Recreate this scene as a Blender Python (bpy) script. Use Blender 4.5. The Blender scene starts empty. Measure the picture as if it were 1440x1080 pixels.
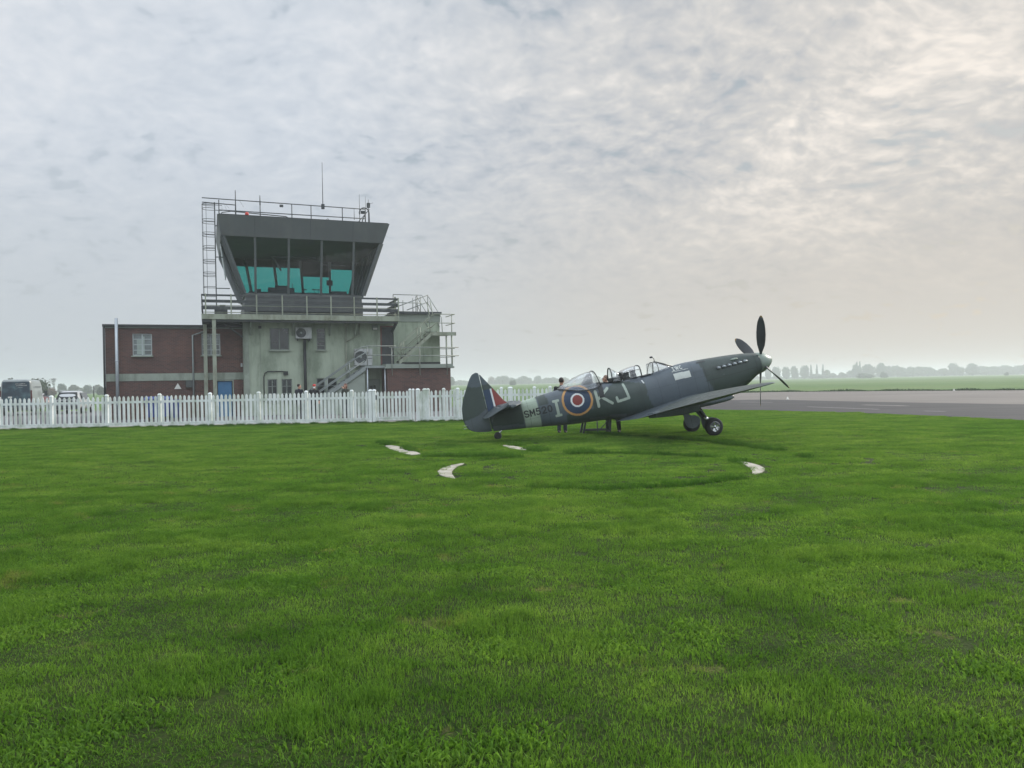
import bpy, bmesh, math, random
import numpy as np
from mathutils import Vector, Matrix, noise
random.seed(7)
rng = np.random.default_rng(7)
scene = bpy.context.scene
COL = scene.collection
R = math.radians
SUN_AZ, SUN_EL = 52.0, 27.0          # azimuth clockwise from +Y (the view direction)

# ------------------------------------------------------------------ materials
def newmat(name):
    m = bpy.data.materials.new(name); m.use_nodes = True
    nt = m.node_tree; nt.nodes.clear()
    out = nt.nodes.new('ShaderNodeOutputMaterial')
    return m, nt, out
def N(nt, t, **kw):
    n = nt.nodes.new('ShaderNode' + t)
    for k, v in kw.items():
        if k.startswith('i_'):
            n.inputs[k[2:].replace('_', ' ')].default_value = v
        else: setattr(n, k, v)
    return n
def rgb(c): return (c[0], c[1], c[2], 1.0)
def ramp(nt, fac, stops):
    r = N(nt, 'ValToRGB'); e = r.color_ramp.elements
    e[0].position, e[0].color = stops[0][0], rgb(stops[0][1]) if not isinstance(stops[0][1], float) else (stops[0][1],)*3+(1,)
    e[1].position, e[1].color = stops[1][0], rgb(stops[1][1]) if not isinstance(stops[1][1], float) else (stops[1][1],)*3+(1,)
    for p, c in stops[2:]:
        x = e.new(p); x.color = rgb(c) if not isinstance(c, float) else (c,)*3+(1,)
    nt.links.new(fac, r.inputs[0]); return r.outputs[0]
def mixc(nt, f, a, b, mode='MIX'):
    m = N(nt, 'Mix', data_type='RGBA', blend_type=mode)
    for s, v in ((m.inputs[0], f), (m.inputs[6], a), (m.inputs[7], b)):
        if isinstance(v, (int, float)): s.default_value = v
        elif isinstance(v, tuple): s.default_value = rgb(v)
        else: nt.links.new(v, s)
    return m.outputs[2]
def coords(nt, world=False):
    if world: return N(nt, 'NewGeometry').outputs['Position']
    return N(nt, 'TexCoord').outputs['Object']
def nz(nt, vec, scale, detail=4, rough=.55, stretch=None):
    if stretch:
        mp = N(nt, 'Mapping'); mp.inputs['Scale'].default_value = stretch
        nt.links.new(vec, mp.inputs[0]); vec = mp.outputs[0]
    n = N(nt, 'TexNoise'); n.inputs['Scale'].default_value = scale
    n.inputs['Detail'].default_value = detail; n.inputs['Roughness'].default_value = rough
    nt.links.new(vec, n.inputs['Vector']); return n.outputs['Fac']
def bump(nt, h, strength, dist=.01):
    b = N(nt, 'Bump'); b.inputs['Strength'].default_value = strength; b.inputs['Distance'].default_value = dist
    nt.links.new(h, b.inputs['Height']); return b.outputs[0]
def principled(nt, out, col, rough=.6, metal=0., norm=None, spec=None):
    p = N(nt, 'BsdfPrincipled')
    if isinstance(col, tuple): p.inputs['Base Color'].default_value = rgb(col)
    else: nt.links.new(col, p.inputs['Base Color'])
    if isinstance(rough, (int, float)): p.inputs['Roughness'].default_value = rough
    else: nt.links.new(rough, p.inputs['Roughness'])
    p.inputs['Metallic'].default_value = metal
    if spec is not None: p.inputs['Specular IOR Level'].default_value = spec
    if norm: nt.links.new(norm, p.inputs['Normal'])
    nt.links.new(p.outputs[0], out.inputs[0]); return p
def simple(name, col, rough=.6, metal=0., var=.18, scale=3., bmp=.1, dirt=None, dscale=1.2, spec=None, streak=False):
    m, nt, out = newmat(name); co = coords(nt)
    n1 = nz(nt, co, scale, 6)
    a = tuple(c*(1-var) for c in col); b = tuple(min(1, c*(1+var)) for c in col)
    c = ramp(nt, n1, [(.3, a), (.7, b)])
    if dirt:
        d = ramp(nt, nz(nt, co, dscale, 7, .65, (1, 1, .45)), [(.48, 0.), (.68, 1.)])
        c = mixc(nt, d, c, dirt)
    if dirt and streak:
        d2 = ramp(nt, nz(nt, co, 2.2, 6, .7, (1, 1, .09)), [(.52, 0.), (.70, .6)]); c = mixc(nt, d2, c, tuple(x*.72 for x in dirt))
    nb = bump(nt, nz(nt, co, scale*14, 3), bmp) if bmp else None
    principled(nt, out, c, rough, metal, nb, spec); return m

M = {}
M['white_pvc'] = simple('white_fence', (.72, .76, .76), .45, var=.05, dirt=(.46, .52, .45), dscale=2.5, streak=True)
M['render'] = simple('painted_render', (.345, .40, .315), .85, var=.09, scale=1.2, bmp=.25, dirt=(.19, .235, .175), dscale=.75, streak=True)
M['render_grey'] = simple('grey_panel', (.235, .27, .235), .7, var=.08, scale=1.)
M['band'] = simple('concrete_band_paint', (.27, .31, .26), .85, var=.12, scale=1.5, dirt=(.17, .20, .16), streak=True)
M['cab_dark'] = simple('dark_grey_cladding', (.085, .098, .10), .55, var=.07, scale=.8, bmp=.05, dirt=(.11, .12, .115), dscale=.6, streak=True)
M['mullion'] = simple('mullion_grey', (.105, .12, .125), .5, var=.06)
M['dark'] = simple('dark_painted_wood', (.045, .052, .055), .6, var=.2, dirt=(.075, .085, .08), dscale=2.)
M['black'] = simple('black_pipe', (.012, .016, .018), .5)
M['rail'] = simple('galvanised_rail', (.24, .27, .25), .5, .2, var=.12, scale=5, dirt=(.18, .17, .13), dscale=4)
M['railpaint'] = simple('pale_green_steel', (.27, .30, .235), .6, var=.12, scale=2, dirt=(.17, .18, .13), dscale=3)
M['steel'] = simple('dull_steel', (.40, .44, .47), .4, .55, var=.1)
M['pipegrey'] = simple('grey_pipe_paint', (.22, .25, .245), .5, var=.1)
M['roof'] = simple('roof_felt', (.04, .043, .045), .8, var=.2)
M['frame'] = simple('window_frame_paint', (.42, .47, .47), .5, var=.08)
M['framedk'] = simple('aged_frame_paint', (.17, .20, .18), .5, var=.1)
M['winglass'] = simple('window_pane', (.10, .125, .125), .12, 0, var=.55, scale=1.7, bmp=0, spec=.9)
M['dkglass'] = simple('dark_window_pane', (.022, .028, .03), .1, 0, var=.5, scale=1.7, bmp=0, spec=.7)
M['carglass'] = simple('car_window', (.02, .025, .028), .35, 0, bmp=0, spec=.25)
M['bluedoor'] = simple('blue_door', (.035, .15, .30), .5, var=.08)
M['reddoor'] = simple('red_frame_paint', (.15, .055, .05), .6, var=.2)
M['acwhite'] = simple('aircon_casing', (.40, .42, .42), .5, var=.08, dirt=(.24, .25, .24), dscale=3)
M['cream'] = simple('cream_kerb', (.48, .46, .37), .8, var=.12, dirt=(.3, .3, .22), dscale=3)
M['signwhite'] = simple('white_board', (.62, .62, .58), .6, var=.05)
M['redlamp'] = simple('red_lamp', (.55, .03, .02), .3)
M['interior'] = simple('cab_interior', (.032, .038, .044), .8, var=.2)
M['blind'] = simple('blind_fabric', (.02, .028, .03), .9, var=.15)
M['bluebin'] = simple('blue_plastic', (.02, .05, .22), .45, var=.15)
M['conc'] = simple('kerb_concrete', (.34, .32, .27), .9, var=.2, scale=6, bmp=.5, dirt=(.19, .18, .12), dscale=4)
M['rubber'] = simple('tyre_rubber', (.018, .02, .022), .8, var=.2)
M['skin'] = simple('skin', (.42, .23, .16), .5, var=.06)
M['hairdk'] = simple('dark_hair', (.02, .014, .011), .7)
M['hairred'] = simple('auburn_hair', (.10, .035, .02), .7)
M['hairgrey'] = simple('short_ginger_hair', (.16, .10, .07), .7)
M['suit'] = simple('navy_cloth', (.012, .015, .025), .9, var=.2)
M['olive'] = simple('olive_cloth', (.03, .035, .026), .9, var=.2)
M['blackcloth'] = simple('black_cloth', (.014, .016, .018), .9, var=.2)
M['jeans'] = simple('dark_jeans', (.02, .026, .038), .9, var=.2)
M['shoe'] = simple('shoe_leather', (.012, .011, .01), .5)
M['redcap'] = simple('red_cap', (.42, .04, .035), .8)
M['mask'] = simple('white_mask', (.7, .72, .74), .8)

def brick_mat():
    m, nt, out = newmat('brickwork'); co = coords(nt)
    sep = N(nt, 'SeparateXYZ'); nt.links.new(co, sep.inputs[0])
    add = N(nt, 'Math', operation='ADD'); nt.links.new(sep.outputs[0], add.inputs[0]); nt.links.new(sep.outputs[1], add.inputs[1])
    cb = N(nt, 'CombineXYZ'); nt.links.new(add.outputs[0], cb.inputs[0]); nt.links.new(sep.outputs[2], cb.inputs[1])
    b = N(nt, 'TexBrick'); b.offset = .5
    b.inputs['Scale'].default_value = 1; b.inputs['Brick Width'].default_value = .225; b.inputs['Row Height'].default_value = .075
    b.inputs['Mortar Size'].default_value = .008; b.inputs['Bias'].default_value = -.1
    b.inputs['Color1'].default_value = rgb((.120, .055, .046)); b.inputs['Color2'].default_value = rgb((.066, .038, .036))
    b.inputs['Mortar'].default_value = rgb((.13, .11, .095))
    nt.links.new(cb.outputs[0], b.inputs['Vector'])
    w = ramp(nt, nz(nt, co, .7, 7, .6), [(.35, (.75, .75, .78)), (.7, (1.2, 1.15, 1.1))])
    c = mixc(nt, 1., b.outputs['Color'], w, 'MULTIPLY')
    principled(nt, out, c, .9, 0, bump(nt, b.outputs['Fac'], -.4, .01)); return m
M['brick'] = brick_mat()

def glass(name, tint=(.9, .95, .95), refl=1.0, rough=.02, ior=1.45):
    m, nt, out = newmat(name)
    t = N(nt, 'BsdfTransparent'); t.inputs[0].default_value = rgb(tint)
    g = N(nt, 'BsdfGlossy'); g.inputs['Roughness'].default_value = rough; g.inputs[0].default_value = rgb((refl,)*3)
    f = N(nt, 'Fresnel'); bf = N(nt, 'NewGeometry').outputs['Backfacing']; mr = N(nt, 'MapRange'); mr.inputs[3].default_value = ior; mr.inputs[4].default_value = 1/ior
    nt.links.new(bf, mr.inputs[0]); nt.links.new(mr.outputs[0], f.inputs[0])
    mx = N(nt, 'MixShader'); nt.links.new(f.outputs[0], mx.inputs[0])
    nt.links.new(t.outputs[0], mx.inputs[1]); nt.links.new(g.outputs[0], mx.inputs[2]); nt.links.new(mx.outputs[0], out.inputs[0])
    return m
M['cabglass'] = glass('cab_glass', (.88, .93, .93), 1., .02, 1.32)
M['tealglass'] = glass('teal_sun_film', (.24, .64, .60), .7)
M['perspex'] = glass('perspex', (.94, .95, .96), 1., .06, 1.8)

# ------------------------------------------------------------------ mesh builder
class MB:
    def __init__(s): s.v = []; s.f = []; s.mi = []; s.sm = []
    def add(s, verts, faces, mi=0, smooth=False):
        o = len(s.v); s.v += [tuple(p) for p in verts]
        for f in faces: s.f.append([i+o for i in f]); s.mi.append(mi); s.sm.append(smooth)
    def box(s, x0, x1, y0, y1, z0, z1, mi=0):
        v = [(x, y, z) for z in (z0, z1) for y in (y0, y1) for x in (x0, x1)]
        s.add(v, [(0,2,3,1),(4,5,7,6),(0,1,5,4),(2,6,7,3),(0,4,6,2),(1,3,7,5)], mi)
    def hexa(s, b, t, mi=0):      # two quads (ccw from above): bottom and top
        s.add(list(b)+list(t), [(3,2,1,0),(4,5,6,7),(0,1,5,4),(1,2,6,5),(2,3,7,6),(3,0,4,7)], mi)
    def beam(s, a, b, w, h=None, mi=0, up=(0,0,1)):
        a = Vector(a); b = Vector(b); d = (b-a).normalized(); h = h or w
        u = Vector(up)
        if abs(d.dot(u)) > .95: u = Vector((1, 0, 0))
        x = d.cross(u).normalized(); y = x.cross(d).normalized()
        q = [a+x*sx*w/2+y*sy*h/2 for sx, sy in ((-1,-1),(1,-1),(1,1),(-1,1))]
        t = [p+(b-a) for p in q]; s.hexa(q, t, mi)
    def tube(s, pts, r, n=8, mi=0, caps=True, smooth=True):
        pts = [Vector(p) for p in pts]; rs = r if isinstance(r, (list, tuple)) else [r]*len(pts)
        rings = []; ref = None
        for i, p in enumerate(pts):
            d = (pts[min(i+1, len(pts)-1)]-pts[max(i-1, 0)]).normalized()
            if ref is None:
                ref = Vector((0,0,1)) if abs(d.z) < .9 else Vector((1,0,0))
            x = d.cross(ref).normalized(); y = x.cross(d).normalized(); ref = y
            rings.append([p+(x*math.cos(2*math.pi*k/n)+y*math.sin(2*math.pi*k/n))*rs[i] for k in range(n)])
        v = [q for rg in rings for q in rg]; f = []
        for i in range(len(pts)-1):
            for k in range(n):
                a, b = i*n+k, i*n+(k+1) % n; f.append((a, b, b+n, a+n))
        s.add(v, f, mi, smooth)
        if caps:
            s.add(rings[0], [tuple(range(n))], mi); s.add(rings[-1], [tuple(reversed(range(n)))], mi)
    def lathe(s, c, axis, prof, n=24, mi=0, smooth=True):   # prof: (distance along axis, radius)
        c = Vector(c); ax = Vector(axis).normalized(); ref = Vector((0,0,1)) if abs(ax.z) < .9 else Vector((1,0,0))
        x = ax.cross(ref).normalized(); y = ax.cross(x).normalized(); v = []; f = []
        for d, r in prof:
            for k in range(n):
                a = 2*math.pi*k/n; v.append(c+ax*d+(x*math.cos(a)+y*math.sin(a))*max(r, 1e-4))
        for i in range(len(prof)-1):
            for k in range(n):
                a, b = i*n+k, i*n+(k+1) % n; f.append((a, a+n, b+n, b))
        s.add(v, f, mi, smooth)
    def prism(s, poly, y0, y1, mi=0):        # poly in (x,z), extruded along y
        n = len(poly); v = [(x, y0, z) for x, z in poly]+[(x, y1, z) for x, z in poly]
        f = [tuple(range(n)), tuple(reversed(range(n, 2*n)))]+[(i, i+n, (i+1) % n+n, (i+1) % n) for i in range(n)]
        s.add(v, f, mi)
    def slab(s, poly, z0, z1, mi=0):
        n = len(poly); v = [(x, y, z0) for x, y in poly]+[(x, y, z1) for x, y in poly]
        f = [tuple(reversed(range(n))), tuple(range(n, 2*n))]+[(i, (i+1) % n, (i+1) % n+n, i+n) for i in range(n)]
        s.add(v, f, mi)
    def ball(s, c, r, n=12, mi=0):
        if isinstance(r, (int, float)): r = (r, r, r)
        v = []; f = []; m = n//2+1
        for i in range(m+1):
            t = math.pi*i/m
            for k in range(n):
                a = 2*math.pi*k/n
                v.append((c[0]+r[0]*math.sin(t)*math.cos(a), c[1]+r[1]*math.sin(t)*math.sin(a), c[2]+r[2]*math.cos(t)))
        for i in range(m):
            for k in range(n):
                a, b = i*n+k, i*n+(k+1) % n; f.append((a, a+n, b+n, b))
        s.add(v, f, mi, True)
    def build(s, name, mats, parent=None, loc=None, fix=True, bevel=0):
        me = bpy.data.meshes.new(name); me.from_pydata(s.v, [], s.f)
        if not isinstance(mats, (list, tuple)): mats = [mats]
        for m in mats: me.materials.append(m)
        me.polygons.foreach_set('material_index', s.mi); me.polygons.foreach_set('use_smooth', s.sm)
        if fix:
            bm = bmesh.new(); bm.from_mesh(me); bmesh.ops.remove_doubles(bm, verts=bm.verts, dist=1e-5)
            bmesh.ops.recalc_face_normals(bm, faces=bm.faces); bm.to_mesh(me); bm.free()
        o = bpy.data.objects.new(name, me); COL.objects.link(o)
        if parent: o.parent = parent
        if loc: o.location = loc
        if bevel:
            b = o.modifiers.new('Bevel', 'BEVEL'); b.width = bevel; b.segments = 2; b.limit_method = 'ANGLE'
        return o
def tag(o, label=None, cat=None, group=None, kind=None):
    if label: o['label'] = label
    if cat: o['category'] = cat
    if group: o['group'] = group
    if kind: o['kind'] = kind
    return o
def empty(name, loc, rz=0., ry=0.):
    o = bpy.data.objects.new(name, None); o.empty_display_size = .3; COL.objects.link(o)
    o.rotation_mode = 'XYZ'; o.location = loc; o.rotation_euler = (0, ry, rz); return o
def lerp(tab, x):
    xs = [t[0] for t in tab]; ys = [t[1] for t in tab]
    if xs[0] > xs[-1]: xs = xs[::-1]; ys = ys[::-1]
    return float(np.interp(x, xs, ys))
def wall(mb, x0, x1, z0, z1, y, ops=(), depth=.14, mi=0):   # front face at y looking -y, real openings with reveals
    xs = sorted({x0, x1, *[v for o in ops for v in o[:2]]}); zs = sorted({z0, z1, *[v for o in ops for v in o[2:4]]})
    for i in range(len(xs)-1):
        for j in range(len(zs)-1):
            cx, cz = (xs[i]+xs[i+1])/2, (zs[j]+zs[j+1])/2
            if any(o[0] < cx < o[1] and o[2] < cz < o[3] for o in ops): continue
            mb.add([(xs[i], y, zs[j]), (xs[i+1], y, zs[j]), (xs[i+1], y, zs[j+1]), (xs[i], y, zs[j+1])], [(0,1,2,3)], mi)
    for a, b, c, d in ops:
        e = y+depth
        mb.add([(a,y,c),(b,y,c),(b,y,d),(a,y,d),(a,e,c),(b,e,c),(b,e,d),(a,e,d)], [(0,4,5,1),(1,5,6,2),(2,6,7,3),(3,7,4,0)], mi)
def window(par, x0, x1, z0, z1, y, nx=2, nz_=3, fm='frame', gm='winglass', bar=.035, sill=True, rowsplit=None):
    g = MB(); g.box(x0, x1, y, y+.02, z0, z1); w = g.build('window', M[gm], par)
    f = MB(); t = .05
    f.box(x0, x0+t, y-.04, y-.003, z0, z1); f.box(x1-t, x1, y-.04, y-.003, z0, z1)
    f.box(x0+t, x1-t, y-.04, y-.003, z0, z0+t); f.box(x0+t, x1-t, y-.04, y-.003, z1-t, z1)
    for i in range(1, nx):
        x = x0+(x1-x0)*i/nx; f.box(x-.03, x+.03, y-.035, y-.003, z0+t, z1-t)
    for j in range(1, nz_):
        z = z0+(z1-z0)*j/nz_; f.box(x0+t, x1-t, y-.028, y-.003, z-bar/2, z+bar/2)
    f.build('frame', M[fm], w)
    if sill:
        s = MB(); s.box(x0-.06, x1+.06, y-.24, y+.0, z0-.07, z0-.004); s.build('sill', M['band'], w)
    return w
#@@PART2
# ------------------------------------------------------------------ control tower building (u along facade, y into the building)
BANG = R(21.5)
BO = (-22.18, 42.0, 0)
B = empty('control_tower', BO, BANG)
tag(B, 'airfield control tower with inverted glass cab, pale green rendered walls and brick wings', 'control tower')
# brick wing
m = MB()
wall(m, 0, 7.1, 0, 2.12, 0, [(5.66, 6.5, 0, 2.06)], .16)
wall(m, 0, 7.1, 2.53, 5.05, 0, [(1.34, 2.32, 3.53, 4.75), (4.88, 5.88, 3.54, 4.77)], .16)
m.add([(0,0,0),(0,9,0),(0,9,5.05),(0,0,5.05)], [(0,1,2,3)]); m.add([(0,9,0),(7.1,9,0),(7.1,9,5.05),(0,9,5.05)], [(0,1,2,3)])
bw = m.build('brick_wing', M['brick'], B)
m = MB(); m.box(0, 7.1, -.03, .3, 2.124, 2.526); m.build('concrete_band', M['band'], bw)
m = MB(); m.box(-.12, 7.1, -.14, 9.1, 5.12, 5.25); m.build('roof_edge', M['roof'], bw)
m = MB(); m.box(-.05, 7.1, -.06, 9.05, 5.05, 5.117); m.build('soffit_board', M['framedk'], bw)
window(B, 1.34, 2.32, 3.53, 4.75, .1, 2, 4)
window(B, 4.88, 5.88, 3.54, 4.77, .1, 2, 4)
# curtain behind the left window pane, on the brick wing
m = MB(); m.box(1.55, 1.80, .085, .094, 3.62, 4.42); m.box(1.86, 1.94, .085, .094, 3.6, 4.6); m.build('curtain', simple('pale_curtain', (.30, .36, .33), .9), bw)
m = MB(); m.box(5.70, 6.46, .08, .12, 0, 2.02); d = m.build('door', M['bluedoor'], B)
m = MB(); m.box(5.60, 5.66, -.02, .1, 0, 2.11); m.box(6.5, 6.56, -.02, .1, 0, 2.11); m.box(5.66, 6.5, -.02, .1, 2.06, 2.11); m.build('door_frame', M['band'], d)
m = MB(); m.tube([(6.36, .06, 1.02), (6.36, .02, 1.02), (6.26, .02, 1.02)], .012, 6); m.build('handle', M['steel'], d)
m = MB(); m.tube([(-.05, -.1, 0), (-.05, -.1, 5.12)], .055, 8); m.build('corner_downpipe', M['black'], B)
m = MB(); m.tube([(.59, -.32, 0), (.59, -.32, 5.56)], .085, 12); 
for z in (.8, 3.2): m.tube([(.59, -.32, z), (.59, -.32, z+.06)], .1, 12)
for z in (2.3, 4.6): m.box(.57, .61, -.32, 0, z, z+.04)
m.build('flue_pipe', M['steel'], B)
m = MB(); m.tube([(4.98, -.12, 4.86), (4.42, -.1, 4.66), (4.42, -.1, 0)], .05, 8); m.build('drainpipe', M['pipegrey'], B)
m = MB(); m.box(4.02, 4.38, -.16, -.002, 1.72, 2.10); m.box(4.0, 4.4, -.18, -.002, 2.101, 2.122); m.build('vent_box', M['dark'], B)
m = MB(); m.box(6.96, 7.06, -.08, 0, 2.86, 3.06); m.build('wall_lamp', M['acwhite'], B)
# tower block
TF = -.4
m = MB()
ops = [(8.57, 9.67, 3.81, 5.1), (11.24, 11.76, 3.81, 5.1), (8.4, 8.94, .85, 2.1), (9.19, 9.78, .85, 2.1), (11.19, 11.7, 1.2, 2.12), (11.82, 12.4, 1.2, 2.12), (15.14, 15.9, 2.8, 5.2), (14.2, 15.0, 0, 2.02)]
wall(m, 7.1, 16.15, 0, 5.45, TF, ops, .16)
for x in (7.1, 16.15):
    m.add([(x,TF,0),(x,8.6,0),(x,8.6,5.45),(x,TF,5.45)], [(0,1,2,3)])
m.add([(7.1,8.6,0),(16.15,8.6,0),(16.15,8.6,5.45),(7.1,8.6,5.45)], [(0,1,2,3)])
tb = m.build('rendered_block', M['render'], B)
m = MB(); m.box(7.1, 7.42, TF-.035, TF-.002, 0, 5.45); m.box(8.02, 8.05, TF-.02, TF-.002, .3, 5.45); m.build('corner_pilaster', M['band'], tb)
window(B, 8.57, 9.67, 3.81, 5.1, TF+.1, 2, 1, 'framedk', 'dkglass')
window(B, 11.24, 11.76, 3.81, 5.1, TF+.1, 1, 5, 'framedk', 'dkglass')
window(B, 8.4, 8.94, .85, 2.1, TF+.1, 2, 3, 'framedk', 'dkglass')
window(B, 9.19, 9.78, .85, 2.1, TF+.1, 2, 3, 'framedk', 'dkglass')
window(B, 11.19, 11.7, 1.2, 2.12, TF+.1, 1, 2, 'framedk', 'dkglass')
window(B, 11.82, 12.4, 1.2, 2.12, TF+.1, 1, 2, 'framedk', 'dkglass')
m = MB(); m.box(8.45, 8.89, TF+.085, TF+.094, 1.0, 1.25); m.build('window_notice', M['signwhite'], tb)
m = MB(); m.box(15.14, 15.9, TF+.13, TF+.15, 2.8, 5.2); d = m.build('door', M['dark'], B)
m = MB(); m.box(15.06, 15.14, TF-.05, TF+.1, 2.8, 5.28); m.box(15.14, 15.9, TF-.03, TF+.1, 5.2, 5.28); m.build('door_frame', M['reddoor'], d)
m = MB(); m.box(14.2, 15.0, TF+.12, TF+.15, 0, 2.02); d = m.build('door', M['render_grey'], B)
m = MB(); m.box(14.32, 14.72, TF+.10, TF+.117, 1.1, 1.62); m.build('door_pane', M['dkglass'], d)
m = MB(); m.box(7.95, 8.12, TF-.07, TF-.002, 5.05, 5.2); m.build('air_vent', M['black'], B)
m = MB(); m.tube([(12.95, TF-.1, 5.25), (12.95, TF-.1, 0)], .055, 8); m.box(12.83, 13.07, TF-.2, TF-.002, 5.2, 5.38)
m.tube([(13.0, TF-.1, 4.30), (13.78, TF-.08, 4.72), (13.78, TF-.08, 5.42)], .035, 8); m.build('downpipe', M['railpaint'], B)
m = MB(); m.tube([(8.2, TF-.07, .8), (8.2, TF-.07, 2.25), (8.26, TF-.07, 2.45), (8.42, TF-.07, 2.56), (9.3, TF-.07, 2.55)], .028, 8)
m.box(9.3, 9.55, TF-.12, TF-.002, 2.33, 2.56); m.build('arched_conduit', M['black'], B)
m = MB(); m.tube([(10.52, TF-.2, 0), (10.52, TF-.2, 4.4)], .085, 10); m.build('black_duct', M['black'], B)
m = MB(); m.box(14.55, 14.9, TF-.14, TF-.002, 5.0, 5.3); x = m.build('floodlight', M['framedk'], B)
m = MB(); m.box(14.6, 14.85, TF-.155, TF-.141, 5.03, 5.14); m.build('lamp_glass', M['signwhite'], x)
def aircon(x0, x1, z0, z1, y, fr):
    m = MB(); m.box(x0, x1, y-.34, y-.02, z0, z1); a = m.build('air_conditioner', M['acwhite'], B, bevel=.015)
    cx = x0+(x1-x0)*.34; cz = (z0+z1)/2; r = fr
    m = MB(); m.lathe((cx, y-.341, cz), (0, -1, 0), [(0, r), (.02, r), (.02, r*.92), (.004, r*.9), (.004, 0)], 24); m.build('fan_grille', M['dark'], a)
    m = MB(); m.lathe((cx, y-.36, cz), (0, -1, 0), [(0, r*.26), (.02, r*.2), (.02, 0)], 12)
    for k in range(3):
        rr = r*(.45+.2*k); m.lathe((cx, y-.352, cz), (0, -1, 0), [(0, rr), (.008, rr), (.008, rr-.012), (0, rr-.012)], 24)
    m.build('fan_hub', M['pipegrey'], a)
    for xk in (x0+.1, x1-.14): m = MB(); m.box(xk, xk+.04, y-.34, y, z0-.13, z0-.004); m.build('bracket', M['dark'], a)
    return a
aircon(10.0, 10.92, 4.46, 5.12, TF-.02, .28)
a = aircon(13.36, 14.42, 2.84, 3.84, TF-.3, .36)
m = MB(); m.box(14.08, 14.18, TF-.652, TF-.642, 3.5, 3.66); m.box(14.04, 14.22, TF-.652, TF-.642, 3.42, 3.46); m.box(13.95, 14.4, TF-.652, TF-.642, 3.24, 3.27); m.build('data_plate', M['dark'], a)
# right hand rendered room
m = MB(); RF = .5
wall(m, 16.15, 19.1, 2.8, 5.62, RF, [], .1)
m.add([(19.1,RF,2.8),(19.1,8,2.8),(19.1,8,5.62),(19.1,RF,5.62)], [(0,1,2,3)]); m.add([(16.15,8,2.8),(19.1,8,2.8),(19.1,8,5.62),(16.15,8,5.62)], [(0,1,2,3)])
m.box(18.05, 18.2, RF-.05, RF-.002, 3.45, 3.62)
rr_ = m.build('rendered_room', M['render'], B)
m = MB(); m.box(16.15, 19.14, RF-.04, 8.04, 5.624, 6.1); m.build('upper_panel', M['render_grey'], rr_)
m = MB(); m.box(16.2, 19.2, RF-.2, 8.1, 6.104, 6.26); m.build('gutter', M['dark'], rr_)
m = MB(); m.box(16.15, 19.1, RF-.03, RF-.003, 2.86, 3.06); m.build('damp_course', M['roof'], rr_)
# brick annex with walkway roof
m = MB(); AF = -2.0
wall(m, 15.1, 19.02, 0, 2.62, AF, [], .1)
for x in (15.1, 19.02): m.add([(x,AF,0),(x,7,0),(x,7,2.62),(x,AF,2.62)], [(0,1,2,3)])
m.add([(15.1,7,0),(19.02,7,0),(19.02,7,2.62),(15.1,7,2.62)], [(0,1,2,3)])
ax = m.build('brick_annex', M['brick'], B)
m = MB(); m.box(14.95, 19.2, AF-.15, 7.1, 2.625, 2.72); m.box(15.0, 19.15, AF-.1, 7.05, 2.724, 2.86); m.box(19.2, 19.95, .2, 1.6, 2.66, 2.76); m.build('roof_slab', M['render_grey'], ax)
def railing(name, par, posts, rails, mt, r=.028):
    m = MB()
    for a, b in posts: m.tube([a, b], r, 8)
    for pts in rails: m.tube(pts, r, 8)
    return m.build(name, M[mt], par)
y = AF-.2
railing('railing', B, [((x, y, 2.2), (x, y, 3.86)) for x in (15.35, 17.05, 18.75)], [[(15.2, y, 3.86), (19.5, y, 3.86)], [(15.3, y, 3.36), (19.5, y, 3.36)]], 'rail')
y = 1.5
railing('railing', B, [((x, y, 2.8), (x, y, 3.95)) for x in (17.7, 19.85)], [[(17.7, y, 3.95), (19.85, y, 3.95), (19.85, -.3, 3.9)], [(17.7, y, 3.4), (19.85, y, 3.4), (19.85, -.3, 3.38)]], 'rail', .024)
# landing in front of the upper door and the lower stair
LY0, LY1 = -1.9, TF
m = MB(); m.box(13.85, 15.1, LY0, LY1-.003, 2.66, 2.8); m.box(15.1, 16.2, LY0+.1, LY1-.003, 2.864, 2.9); ld = m.build('stair_landing', M['pipegrey'], B)
for x in (13.95, 15.0): m = MB(); m.tube([(x, LY0+.06, 0), (x, LY0+.06, 2.66)], .045, 8); m.build('landing_post', M['steel'], ld)
railing('landing_rail', ld, [((13.95, LY0+.03, 2.75), (13.95, LY0+.03, 3.96)), ((13.95, LY1-.1, 2.75), (13.95, LY1-.1, 3.96))],
        [[(13.2, LY0+.03, 3.62), (13.6, LY0+.03, 3.88), (13.95, LY0+.03, 3.96), (15.7, LY0+.03, 3.96)], [(13.95, LY0+.03, 3.42), (15.4, LY0+.03, 3.42)]], 'rail')
def stair(name, x0, z0, x1, z1, ya, yb, mt, step=.2, h=.26):
    m = MB()
    for yy in (ya, yb-.05):
        m.hexa([(x0,yy,z0-h/2),(x1,yy,z1-h/2),(x1,yy+.05,z1-h/2),(x0,yy+.05,z0-h/2)], [(x0,yy,z0+h/2),(x1,yy,z1+h/2),(x1,yy+.05,z1+h/2),(x0,yy+.05,z0+h/2)])
    st = m.build(name, M[mt], B)
    n = max(2, int(abs(z1-z0)/step)); m = MB(); w = abs(x1-x0)/n
    for i in range(n):
        t = (i+.5)/n; cx = x0+(x1-x0)*t; cz = z0+(z1-z0)*t
        m.box(cx-w*.45, cx+w*.45, ya+.053, yb-.053, cz-.02, cz+.02)
    m.build('tread', M['dark'], st); return st
st = stair('lower_staircase', 10.0, .05, 13.85, 2.66, LY0, LY0+.95, 'pipegrey')
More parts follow.
